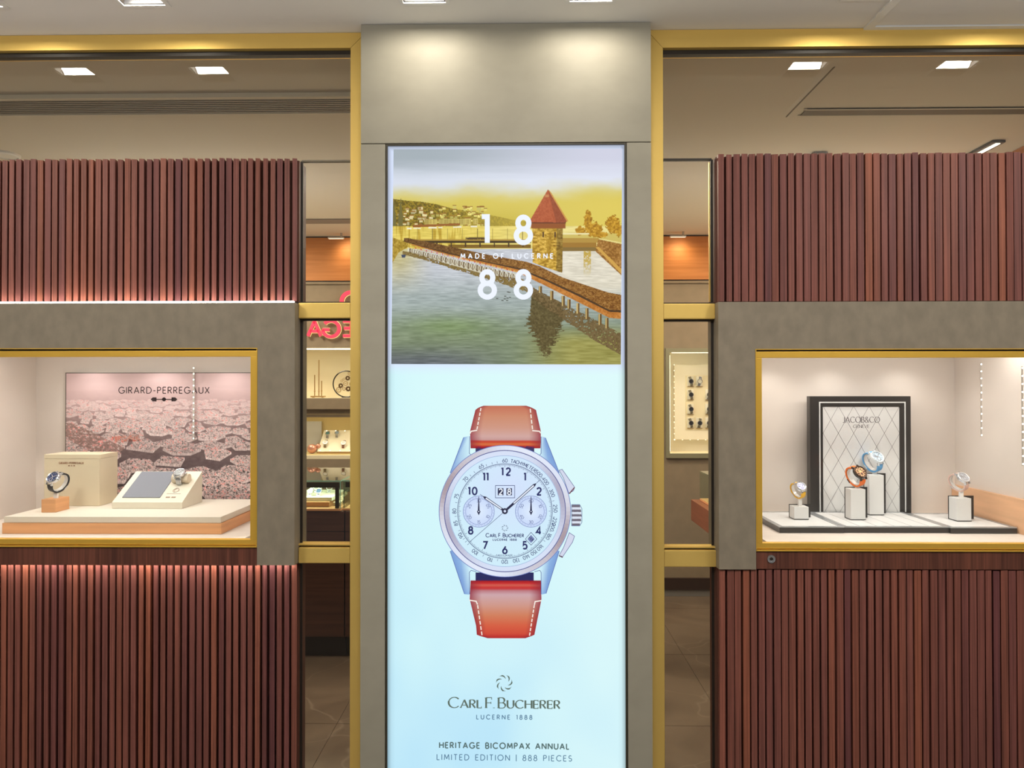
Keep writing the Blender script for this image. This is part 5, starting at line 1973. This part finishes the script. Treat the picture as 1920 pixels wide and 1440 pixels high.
M_PINK = mat('pink_strap', (.72, .50, .44), .5)
specs = [
    ('low white pedestal on the left tray', (1480.3, 1489.4, 1516.3, 1519.8), 974.4, 950.6, (1499, 917), 'watch with pale dial and yellow strap on the low left pedestal', mat('yellow_strap', (.85, .47, .02), .5), mat('lilac_dial', (.62, .62, .74), .25), M_STEEL, M_STEEL, 40, 12, .90, (1501.9, 912)),
    ('front white pedestal on the middle tray', (1585.3, 1595.6, 1623, 1626.5), 975, 917.5, (1608, 890), 'big black-cased watch on bright orange strap, front of the middle tray', mat('orange_strap', (.95, .19, .015), .5), mat('skeleton_dial', (.11, .045, .022), .35, .2), M_BLK, mat('rose_black', (.10, .05, .03), .3, .5), 34, 12, 1.12, (1613, 885)),
    ('tallest white pedestal behind the front one on the middle tray', (1620.6, 1630.5, 1657.5, 1661), 966, 891, (1638, 868), 'watch with light blue strap and clear faceted case on the tallest pedestal', mat('sky_strap', (.12, .38, .72), .5), mat('ice_dial', (.55, .68, .80), .2), mat('crystal_case', (.80, .86, .90), .12, .3), None, 36, 12, 1.16, (1645, 857)),
    ('white pedestal on the right tray', (1779.4, 1794.7, 1821.3, 1826), 977.7, 934.5, (1801, 905), 'small watch with pale pink strap on the right tray pedestal', M_PINK, mat('silver_dial', (.50, .50, .54), .25), M_STEEL, mat('gem_bezel', (.80, .78, .78), .2, .4), 42, 14, 1.0, (1806.5, 895)),
]
for lab, (xl, xm_, xr, xp), yb_s, yt_s, cpx, wl2, strap_m, dial_m, case_m, bez_m, tilt, yaw, s_, dpx in specs:
    t, q, ztop, xc = pedestal(lab, xl, xm_, xr, xp, yb_s, yt_s)
    c_ = P(dpx[0], dpx[1], q.y + .008)
    ring_holder(t, ztop, c_, tilt, yaw, s_, -16)
    wv = watch(wl2, strap_m, dial_m, case_m, bez_m, s=s_, group='watches in the right showcase', hands=mat('gold_hands', (.8, .55, .25), .3, .6) if 'orange' in wl2 else None,
               deco=((mat('rose_gear', (.75, .38, .2), .3, .6), [(-.3, .25, .007), (.3, .25, .007), (0, -.35, .007)]) if 'orange' in wl2 else
                     (mat('violet_mark', (.25, .22, .6), .4), [(-.3, .2, .005), (.32, .2, .005), (0, -.38, .005)]) if 'yellow' in wl2 else
                     (M_STEEL, [(0, -.3, .007), (-.3, .25, .005)])))
    pose(wv, c_, tilt, yaw, -16)

# LED dot strips in the showcases; the left one builds a reflection as tape
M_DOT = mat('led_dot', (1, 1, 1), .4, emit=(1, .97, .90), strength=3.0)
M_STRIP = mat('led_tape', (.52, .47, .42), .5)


def led_tape(label, px, py0, py1, Y, n, wall=False):
    if wall:
        Y = min((abs(P(px, 750, k / 1000).x - Y), k / 1000) for k in range(0, 520))[1]
    a, c_ = P(px, py0, Y), P(px, py1, Y)
    t = thing('led_tape', label, 'light strip', (a.x, Y, c_.z), 'vertical dotted light tapes in the showcases')
    MB().box(a.x - .0035, a.x + .0035, Y, Y + .002, c_.z - .006, a.z + .006).build('tape', M_STRIP, t)
    for k in range(n):
        z = a.z + (c_.z - a.z) * k / (n - 1)
        MB().lathe([(0, -.0022), (.0020, -.0014), (.0026, .0)], 12, M=Matrix.Translation((a.x, Y, z))).build('diode', M_DOT, t, True)


led_tape('dotted light tape on the side wall of the right showcase', 1840, 683, 816, 1.653, 11, True)
led_tape('dotted light tape near the front of the right showcase side wall', 1917, 690, 870, 1.653, 13, True)
led_tape('reflection of light dots built as tape in front of the city photo in the left showcase', 363, 690, 822, .492, 13)

# ------------------------------------------------------------------ shop interior, left gap
M_TRAYW = mat('tray_white', (.82, .78, .66), .6)
M_NICHE = mat('niche_cream', (.80, .72, .52), .6, spec=.2)
M_NICHEY = mat('niche_gold', (.76, .62, .30), .55, spec=.2)
M_STRIPL = mat('niche_lamp', (1, 1, 1), .5, emit=(1, .90, .66), strength=7)


def niche_lining(label, x0, x1, z0, z1, m_, Yf=YB, depth=.27, lip=0):
    t = thing('wall_niche', label, 'niche', ((x0 + x1) / 2, Yf, z0), 'lit niches in the back wall')
    e = .004
    MB().box(x0 + e, x1 - e, Yf + depth, Yf + depth + .006, z0 + e, z1 - e).build('back_panel', m_, t)
    MB().box(x0 + .001, x0 + e, Yf + .002, Yf + depth, z0 + .001, z1 - .001).box(x1 - e, x1 - .001, Yf + .002, Yf + depth, z0 + .001, z1 - .001).build('side_lining', m_, t)
    MB().box(x0 + e, x1 - e, Yf + .002, Yf + depth, z0 + .001, z0 + e).build('floor_lining', m_, t)
    MB().box(x0 + e, x1 - e, Yf + .002, Yf + depth, z1 - e, z1 - .001).build('top_lining', m_, t)
    if lip:
        MB().box(x0 + e, x1 - e, Yf + .003, Yf + .012, z1 - e - lip, z1 - e - .0002).build('front_lip', M_FASCIA, t)
    if True:
        MB().box(x0 + .02, x1 - .02, Yf + .02, Yf + .06, z1 - e - .006, z1 - e - .0005).build('lamp_strip', M_STRIPL, t)
    return t


niche_lining('lit cream niche with gold ornaments behind the left gap', nL0, nL1, zn[747], zn[652], M_NICHE)
niche_lining('lit yellow niche with watch board, below the ornament niche', nL0, nL1, zn[853], zn[776], M_NICHEY, lip=.022)
zsh = [P(612, k, YB).z for k in (877, 859.5, 853)]
o = thing('niche_shelf', 'taupe shelf front with pale top under the lower niche', 'shelf', (P(612, 860, YB).x, YB - .03, zsh[0]))
MB().box(nL0, nL1, YB - .05, YB - .002, zsh[0], zsh[1]).build('front', M_FASCIA, o)
MB().box(nL0, nL1, YB - .05, YB - .002, zsh[1] + .0005, zsh[2] - .0005).build('top_slab', M_NICHE, o)
o = thing('niche_ledge', 'taupe ledge between the two lit niches', 'shelf', (P(612, 757, YB).x, YB - .03, zn[767]))
MB().box(nL0, nL1, YB - .04, YB - .002, zn[767], zn[747] - .001, .002).build('ledge', M_FASCIA, o)

# mirrored red sign with omega mark: letters face the shop, so they read reversed from here
M_RED = mat('red_sign', (.75, .03, .07), .4, emit=(1.0, .045, .10), strength=.85)
M_REDS = mat('red_sign_side', (.20, .02, .02), .5)
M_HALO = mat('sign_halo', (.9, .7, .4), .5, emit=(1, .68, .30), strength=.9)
YSG = YB - .03
K3 = 8.7273
s3 = lambda u, v: (460 + u / K3, 540 + v / K3)
SG = thing('wall_sign', 'glowing red shop sign in mirrored letters on the fascia behind the left gap', 'sign', (P(640, 610, YB).x, YB, P(640, 640, YB).z))


def sign_letter(ch, u0, u1, v0, v1, wt):
    gw = GL[ch][0]
    (x0, y0), (x1, y1) = s3(u0, v0), s3(u1, v1)
    pt, pb = P(x0, y0, YSG), P(x1, y1, YSG)
    zt_, zb_ = pt.z, pb.z
    xa, xb = pt.x, pb.x
    hh = zt_ - zb_
    w_ = wt * hh
    b, b2 = MB(), MB()
    for st in GL[ch][1]:
        pts = [(xb - w_ / 2 - (p[0] / gw) * (xb - xa - w_), zb_ + w_ / 2 + p[1] * (hh - w_)) for p in st]
        for q in ribbon(pts, w_):
            b.prism(q, YSG - .006, YSG, 'y')
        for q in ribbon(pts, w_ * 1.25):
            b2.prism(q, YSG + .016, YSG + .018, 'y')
    o = b.build('letter', M_RED, SG)
    b2.build('halo_plate', M_HALO, o)
    b3 = MB()
    for st in GL[ch][1]:
        pts = [(xb - w_ / 2 - (p[0] / gw) * (xb - xa - w_), zb_ + w_ / 2 + p[1] * (hh - w_)) for p in st]
        for q in ribbon(pts, w_ * .92):
            b3.prism(q, YSG + .0003, YSG + .015, 'y')
    b3.build('letter_side', M_REDS, o)


sign_letter('A', 1000, 1262, 520, 812, .17)
sign_letter('G', 1248, 1560, 512, 824, .17)
sign_letter('E', 1575, 1760, 520, 808, .17)
sign_letter('M', 1800, 2130, 520, 808, .17)
sign_letter('O', 2160, 2480, 512, 818, .17)
sign_letter('Q', 1515, 1960, 40, 430, .16)

# gold ornaments in the upper niche
M_ORN = mat('ornament_gold', (.55, .36, .16), .3, .8)
zN = zn[747] + .004
YN = YB + .12
t = thing('rod_ornament', 'gold ornament of three upright rods on a base in the upper niche', 'ornament', (P(596, 740, YN).x, YN, zN), 'gold ornaments in the upper niche')
ob0, ob1 = P(584, 745, YN).x, P(609, 745, YN).x
MB().box(ob0, ob1, YN - .03, YN + .03, zN + .004, zN + .014, .002).box(ob0 + .01, ob0 + .02, YN - .02, YN + .02, zN, zN + .004).box(ob1 - .02, ob1 - .01, YN - .02, YN + .02, zN, zN + .004).build('base', M_ORN, t)
for px, pyt, yy in ((590, 703, -.012), (598, 675, 0), (603, 714, .012)):
    a = P(px, pyt, YN + yy)
    MB().tube([(a.x, YN + yy, zN + .012), (a.x, YN + yy, a.z)], .0042, 8).lathe([(0, -.007), (.006, -.003), (.007, 0), (.006, .003), (0, .007)], 10, M=Matrix.Translation((a.x, YN + yy, zN + .05))).build('rod', M_ORN, t, True)
c_ = P(649, 720, YN)
t = thing('gear_ring_ornament', 'round black ring ornament filled with small gears in the upper niche', 'ornament', (c_.x, YN, zN), 'gold ornaments in the upper niche')
ro = c_.z - zN - .005
n = 48
MB().tube([(c_.x + ro * math.cos(2 * math.pi * k / n), YN, c_.z + ro * math.sin(2 * math.pi * k / n)) for k in range(n)], .0048, 8, True).build('ring', M_BLK, t, True)
MB().box(c_.x - .03, c_.x + .03, YN - .015, YN + .015, zN + .0003, zN + .006).build('foot', M_BLK, t)
grn = random.Random(5)
for px, py, rr, dk in ((635, 731, .020, 0), (639, 723, .018, 1), (645, 729, .014, 0), (648, 719, .018, 0), (652, 709, .018, 1), (653, 729, .020, 1), (656, 700, .016, 0), (641, 714, .010, 0), (645, 711, .010, 0), (660, 720, .02, 0), (664, 708, .016, 1), (662, 732, .015, 0)):
    a = P(px, py, YN)
    b = MB()
    prof = [(rr * .35, -.003), (rr * .9, -.003), (rr * .9, .003), (rr * .35, .003), (rr * .35, -.003)] if dk else [(rr * .72, -.002), (rr * .95, -.002), (rr * .95, .002), (rr * .72, .002), (rr * .72, -.002)]
    b.lathe(prof, 20, M=Matrix.Translation((a.x, YN, a.z)))
    for k in range(10):
        Mx = Matrix.Translation((a.x, YN, a.z)) @ Matrix.Rotation(2 * math.pi * k / 10, 4, 'Y')
        b.box(-rr * .09, rr * .09, -.002, .002, rr * .9, rr * 1.12, M=Mx)
    if not dk:
        b.lathe([(0, -.002), (rr * .2, -.002), (rr * .2, .002), (0, .002)], 10, M=Matrix.Translation((a.x, YN, a.z)))
        b.box(a.x - rr * .8, a.x + rr * .8, YN - .001, YN + .001, a.z - rr * .06, a.z + rr * .06)
    b.build('gear', M_ORN if not dk else mat('dark_bronze_gear', (.14, .075, .03), .35, .7), t)

# lower niche: grey card, slanted watch board, pink ball
zM = zn[853] + .004
YM = YB + .12
t = thing('niche_card', 'plain pale grey card at the back of the lower niche', 'card', (P(590, 830, YM).x, YM + .12, zM))
g0, g1 = P(540, 820, YM + .12).x, P(603, 820, YM + .12).x
MB().box(g0, g1, YM + .12, YM + .125, zM + .0005, P(590, 790, YM + .12).z).build('card', mat('pale_grey_card', (.55, .56, .57), .6), t)
p = P(585, 842, YM - .05)
t = thing('ball_ornament', 'shiny pink double ball ornament at the left of the lower niche', 'ornament', (p.x, p.y, zM))
rb = .036
MB().lathe([(rb * math.sin(math.pi * k / 14), -rb * math.cos(math.pi * k / 14)) for k in range(15)], 24, M=Matrix.Translation((p.x, p.y, zM + rb))).build('ball', mat('pink_metal', (.60, .30, .22), .25, .5), t, True)
MB().lathe([(rb * .55 * math.sin(math.pi * k / 14), -rb * .55 * math.cos(math.pi * k / 14)) for k in range(15)], 24, M=Matrix.Translation((p.x + .04, p.y + .02, zM + rb * 1.5))).build('small_ball', MATS['pink_metal'], t, True)

# slanted watch board
pb0, pb1 = P(595, 847, YM - .06), P(680, 847, YM - .06)
pt0 = P(608, 807, YM + .08)
t = thing('watch_board', 'slanted cream board carrying watches in the lower niche', 'watch display', ((pb0.x + pb1.x) / 2, pb0.y, zM))
hgt = math.hypot(pt0.y - pb0.y, pt0.z - pb0.z)
ang = math.atan2(pt0.z - pb0.z, pt0.y - pb0.y)
BRD = Matrix.Translation((pb0.x, pb0.y, zM + .016)) @ Matrix.Rotation(ang, 4, 'X')
Wb = pb1.x - pb0.x
bz = BRD
b = MB()
off_ = pt0.x - pb0.x
b.prism([(0, 0), (Wb, 0), (Wb - .0, hgt), (off_, hgt)], -.008, 0, 'z', M=BRD)
b.build('board', mat('board_cream', (.80, .74, .58), .6), t)
MB().box(pb0.x, pb1.x, pb0.y - .012, pb0.y + .01, zM + .0004, zM + .013).build('gold_edge', M_ORN, t)
b = MB()
for k in range(5):
    for x_, y_ in ((.02 + k * .075, .008), (off_ + .02 + k * .07, hgt - .006)):
        if x_ < Wb:
            b.lathe([(0, -.004), (.003, -.002), (.0035, 0)], 8, M=BRD @ Matrix.Translation((x_, y_, 0)) @ Matrix.Rotation(math.radians(-90), 4, 'X'))
b.build('light_dots', M_DOT, t)


def small_watch(label, M_, strap_m, dial_m, group, s=1.0, lying=False):
    """watch small in the picture: strap on a cushion, case and dial"""
    t = thing('wrist_watch', label, 'watch', group=group)
    b = MB()
    n = 14
    for k in range(n):
        a0, a1 = math.radians(-90 + 180 * k / n), math.radians(-90 + 180 * (k + 1) / n)
        q = [(.012 - .014 * math.cos(a), .030 * math.sin(a)) for a in (a0, a1)]
        b.box(-.008, .008, min(q[0][0], q[1][0]), max(q[0][0], q[1][0]) + .002, min(q[0][1], q[1][1]), max(q[0][1], q[1][1]))
    b.build('strap', strap_m, t)
    MB().lathe([(0, .002), (.0155, .002), (.0165, -.003), (.0150, -.006), (.0128, -.006), (.0128, -.004), (0, -.004)], 22).build('case', M_STEEL, t, True)
    MB().lathe([(0, -.0045), (.0126, -.0045), (.0126, -.0038)], 22).build('dial', dial_m, t, True)
    t.matrix_basis = M_ @ Matrix.Diagonal((s, s, s, 1))
    return t


M_TAN = mat('brown_strap', (.20, .075, .03), .5)
M_CUSH = mat('watch_cushion', (.78, .70, .50), .7)
GM = mat('green_dial', (.06, .16, .17), .3)
BM = mat('slate_dial', (.18, .24, .30), .3)
WD = mat('white_dial', (.6, .58, .52), .3)
BD = mat('black_dial', (.02, .02, .025), .3)
bw = [(615.5, 816, 'round green-dial watch, upper left of the slanted niche board', M_STEEL, GM), (633, 815, 'round blue-grey watch, upper right of the slanted niche board', M_STEEL, BM),
      (611, 833, 'watch with pale dial, lower left of the slanted niche board', mat('olive_strap', (.22, .16, .07), .5), WD), (645, 834, 'watch on brown strap, lower right of the slanted niche board', M_TAN, WD)]
inv = BRD.inverted()
for px, py, lab, sm, dm_ in bw:
    # meet the board plane
    d = (P(px, py, YM) - CAM_LOC)
    nrm = (BRD.to_3x3() @ Vector((0, 0, 1)))
    k_ = (BRD.translation - CAM_LOC).dot(nrm) / d.dot(nrm)
    hit = CAM_LOC + d * k_
    Mw = Matrix.Translation(hit + nrm * .0195) @ BRD.to_3x3().to_4x4() @ Matrix.Rotation(math.radians(-90), 4, 'X')
    small_watch(lab, Mw, sm, dm_, 'watches on the slanted niche board', 1.15)

# counter with glass vitrine in the left gap
YC = PZ(612, 1234, 0).y
cx0, cxs, cx2 = P(470, 1000, YC).x, P(646, 1000, YC).x, P(800, 1000, YC).x
zc1, zc0 = P(612, 958, YC).z, P(612, 1194, YC).z
M_CAB = mat('cabinet_wood', (.115, .052, .036), .5, spec=.3, wood=((2, 2, 60), (.075, .034, .025)))
for i, (xa, xb, lab) in enumerate(((cx0, cxs - .004, 'dark wood counter cabinet with drawer behind the left gap'), (cxs + .004, cx2, 'neighbouring dark wood counter cabinet right of the first'))):
    t = thing('counter_cabinet', lab, 'cabinet', ((xa + xb) / 2, YC, 0), 'counter cabinets')
    MB().box(xa, xb, YC + .02, YC + .70, zc0, zc1).build('body', M_CAB, t)
    zmid = P(612, 997, YC).z
    MB().box(xa, xb, YC, YC + .019, zmid + .002, zc1 - .002, .001).build('drawer', M_CAB, t)
    MB().box(xa, xb, YC, YC + .019, zc0, zmid - .002, .001).build('door', M_CAB, t)
    MB().box(xa, xb, YC + .04, YC + .68, .0, zc0 - .001).build('plinth', M_DARK, t)


def vitrine(label, xa, xb, y0, y1, z0, z1):
    t = thing('glass_vitrine', label, 'vitrine', ((xa + xb) / 2, y0, z0), 'counter vitrines')
    e = .006
    MB().box(xa, xb, y0, y1, z1 - e, z1).build('glass_top', M_VGLASS, t)
    MB().box(xa, xb, y0, y0 + e, z0 + .012, z1 - e - .001).build('glass_front', M_VGLASS, t)
    MB().box(xb - e, xb, y0 + e, y1, z0 + .012, z1 - e - .001).build('glass_side', M_VGLASS, t)
    MB().box(xa, xa + e, y0 + e, y1, z0 + .012, z1 - e - .001).build('glass_side', M_VGLASS, t)
    b = MB()
    b.box(xa - .0005, xb + .0005, y0 - .001, y0 - .0001, z1 - e * 1.1, z1)
    b.box(xb + .0001, xb + .001, y0, y1, z1 - e, z1)
    b.box(xb - .003, xb + .001, y0 - .001, y0 - .0001, z0 + .012, z1 - e * 1.2)
    b.build('glass_edge', M_GEDGE, t)
    MB().box(xa + .01, xb - .01, y0 + .012, y0 + .035, z1 - .042, z1 - .012).box(xb - .034, xb - .014, y0 + .012, y0 + .030, z0 + .013, z1 - .043).build('inner_frame', mat('walnut_rail', (.06, .03, .018), .5), t)
    MB().box(xa, xb, y0 - .004, y1, z0 + .0005, z0 + .012, .001).build('wood_edge', M_PLATWOOD, t)
    return t


zv0, zv1 = zc1, P(612, 901, YC).z
vitrine('glass counter vitrine with white watch trays behind the left gap', cx0, P(638.5, 930, YC).x, YC, YC + .68, zv0, zv1)
vitrine('next glass counter vitrine, right of the one with white trays', P(643.5, 930, YC + .02).x, cx2, YC + .02, YC + .68, zv0, zv1)
zt1 = zv0 + .0125
for i, (pa, pbx, d0, d1, h0, h1, m_, lab) in enumerate(((500, 617, .06, .40, 0, .028, M_PLATWOOD, 'wooden riser at the bottom of the glass vitrine'), (500, 622, .09, .42, .0285, .05, M_TRAYW, 'white watch tray on the wooden riser in the vitrine'))):
    t = thing('vitrine_tray', lab, 'tray', (P(pa, 930, YC + d0).x + .2, YC + d0, zt1 + h0), 'trays in the glass vitrine')
    MB().box(P(pa, 930, YC + d0).x, P(pbx, 930, YC + d0).x, YC + d0, YC + d1, zt1 + h0 + .0003, zt1 + h1, .002).build('slab', m_, t)
# stepped slabs at the right in the vitrine
t = thing('stepped_riser', 'stepped pale wood riser at the right end of the glass vitrine', 'riser', (P(632, 940, YC + .2).x, YC + .06, zt1))
for k in range(3):
    MB().box(P(622, 930, YC + .09).x + .004 + .012 * k, P(637, 940, YC + .1).x, YC + .10 + k * .09, YC + .44, zt1 + .0003 + k * .020, zt1 + .0195 + k * .020, .001).build('step', mat('riser_cream', (.78, .68, .50), .6), t)
for px, py, lab, sm, dm_ in ((582, 926, 'steel bracelet watch at the left of the vitrine tray', M_STEEL, WD), (598, 928, 'square blue-dial watch in the middle of the vitrine tray', M_STEEL, mat('deep_blue_dial', (.05, .10, .22), .3)), (618, 918, 'watch with brown dial at the back of the vitrine tray', M_STEEL, mat('brown_dial', (.10, .045, .02), .3)), (594, 918, 'small watch with white dial behind the square blue one', M_STEEL, WD)):
    Yw = YC + (.16 if py > 920 else .30)
    q = P(px, py, Yw)
    q.z = zt1 + .05 + .024
    Mw = Matrix.Translation(q) @ Matrix.Rotation(math.radians(-48), 4, 'X')
    small_watch(lab, Mw, sm, dm_, 'watches in the glass vitrine', 1.2)
l = lamp('vitrine_light', 'AREA', (P(590, 930, YC).x, YC + .12, zv1 - .012), 1.2, (1, .92, .75), .5, .03)

# ------------------------------------------------------------------ shop interior, right gap
t = thing('wall_display_case', 'lit wall case with rows of watches behind the right gap', 'display case', ((cR0 + cR1) / 2, YB, zr[852]))
M_CASEFR = mat('case_frame', (.27, .26, .17), .45, .2)
fx0 = P(1248, 755, YB).x
zf1, zf0 = P(1290, 653, YB).z, P(1290, 858.5, YB).z
b = MB()
b.box(fx0, cR0 + .004, YB - .02, YB - .001, zf0, zf1)
b.box(cR0 + .004, cR1, YB - .02, YB - .001, zr[658] - .012, zf1)
b.box(cR0 + .004, cR1, YB - .02, YB - .001, zf0, zr[852] + .008)
b.build('frame', M_CASEFR, t)
e = .005
MB().box(cR0 + e, cR1 - e, YB + .26, YB + .268, zr[852] + e, zr[658] - e).build('back_panel', M_TRAYW, t)
MB().box(cR0 + .001, cR0 + e, YB + .002, YB + .26, zr[852] + .001, zr[658] - .001).box(cR1 - e, cR1 - .001, YB + .002, YB + .26, zr[852] + .001, zr[658] - .001).build('side_lining', M_NICHE, t)
MB().box(cR0 + e, cR1 - e, YB + .002, YB + .26, zr[852] + .001, zr[852] + e).box(cR0 + e, cR1 - e, YB + .002, YB + .26, zr[658] - e, zr[658] - .001).build('lining', M_NICHE, t)
MB().box(cR0 + .03, cR1 - .03, YB + .01, YB + .04, zr[658] - e - .008, zr[658] - e - .001).box(cR0 + e + .001, cR0 + e + .008, YB + .02, YB + .05, zr[852] + .02, zr[658] - .03).build('lamp_strip', M_STRIPL, t)
YW = YB + .20
wb0, wb1 = P(1265, 755, YW).x, P(1425, 755, YW).x
zb1_, zb0_ = P(1300, 684, YW).z, P(1300, 824, YW).z
t = thing('wall_watch_board', 'white board with a light-dotted border inside the right wall case', 'watch display', ((wb0 + wb1) / 2, YW, zb0_))
MB().box(wb0, wb1, YW, YW + .059, zb0_, zb1_, .002).build('board', M_TRAYW, t)
b = MB()
for k in range(14):
    z = zb0_ + (zb1_ - zb0_) * k / 13
    b.box(wb0 - .005, wb0 - .0005, YW, YW + .004, z - .004, z + .004)
for k in range(12):
    x = wb0 + (wb1 - wb0) * k / 11
    b.box(x - .004, x + .004, YW, YW + .004, zb0_ - .005, zb0_ - .0005)
b.build('light_dots', mat('edge_light', (1, 1, 1), .5, emit=(1, .95, .8), strength=1.2), t)
ib0, ib1 = P(1285, 755, YW).x, P(1410, 755, YW).x
iz1_, iz0_ = P(1300, 704, YW).z, P(1300, 806, YW).z
MB().box(ib0, ib1, YW - .004, YW - .0003, iz0_, iz1_, .001).build('inner_panel', M_NICHE, t)
rows = [('top', 715), ('second', 740), ('third', 767), ('bottom', 793)]
cols = [('left', 1294.5), ('middle', 1311), ('right', 1328.5)]
have = {('top', 'left'), ('top', 'middle'), ('second', 'left'), ('second', 'right'), ('third', 'left'), ('third', 'right'), ('bottom', 'left'), ('bottom', 'middle'), ('bottom', 'right')}
M_CARD = mat('price_card', (.85, .82, .72), .6)
for rn, py in rows:
    for cn, px in cols:
        q = P(px, py, YW - .006)
        if (rn, cn) in have:
            t = thing('watch_card', 'cream holder card of the watch at %s row, %s column on the right wall board' % (rn, cn), 'holder', (q.x, YW - .006, q.z), 'holder cards on the wall board')
            MB().box(q.x - .024, q.x + .024, YW - .0095, YW - .0045, q.z - .040, q.z + .040, .001).build('card', M_CARD, t)
            MB().box(q.x - .024, q.x + .024, YW - .013, YW - .0097, q.z - .042, q.z - .037).build('lower_lip', M_ORN, t)
            sm = M_STEEL if (rn, cn) in (('top', 'middle'), ('second', 'right')) else mat('grey_brown_strap', (.20, .18, .12), .5)
            dm_ = WD if (rn, cn) == ('top', 'middle') else BD
            Mw = Matrix.Translation((q.x, YW - .026, q.z)) @ Matrix.Rotation(math.radians(-14 if px < 1300 else 10), 4, 'Y')
            small_watch('watch with %s dial, %s row %s column of the right wall board' % ('pale' if dm_ is WD else 'dark', rn, cn), Mw, sm, dm_, 'watches on the right wall board', 1.2)

# side counter with glass top at the right edge of the gap
Y2 = 2.2
far = P(1295.5, 936, Y2)
best = min((abs(P(1330, 960, y_ / 200).x - far.x), y_ / 200) for y_ in range(200, 440))
Y1_ = best[1] - .25
z1_, z0_ = far.z, P(1295.5, 975, Y2).z
t = thing('side_counter', 'floating red-brown wood counter end seen through the right gap', 'counter', (far.x + .6, Y1_, 0))
MB().box(far.x, 2.32, Y1_, Y2, z0_, z1_ - .001, .003).build('wood_body', mat('red_wood', (.24, .075, .035), .45, spec=.3, noise=((4, 4, 40), .12)), t)
MB().box(1.6, 2.25, Y1_ + .08, Y2 - .08, 0, z0_ - .001).build('pedestal', M_DARK, t)
vitrine('glass vitrine standing on the side counter behind the right gap', far.x + .045, 2.28, Y1_ + .04, Y2 - .04, z1_, P(1309, 883, Y2 - .04).z)
t = thing('vitrine_tray', 'pale tray inside the vitrine on the side counter', 'tray', (1.6, 1.9, z1_), 'trays in the glass vitrine')
MB().box(far.x + .1, 2.2, Y1_ + .09, Y2 - .09, z1_ + .013, z1_ + .05, .003).build('slab', M_TRAYW, t)
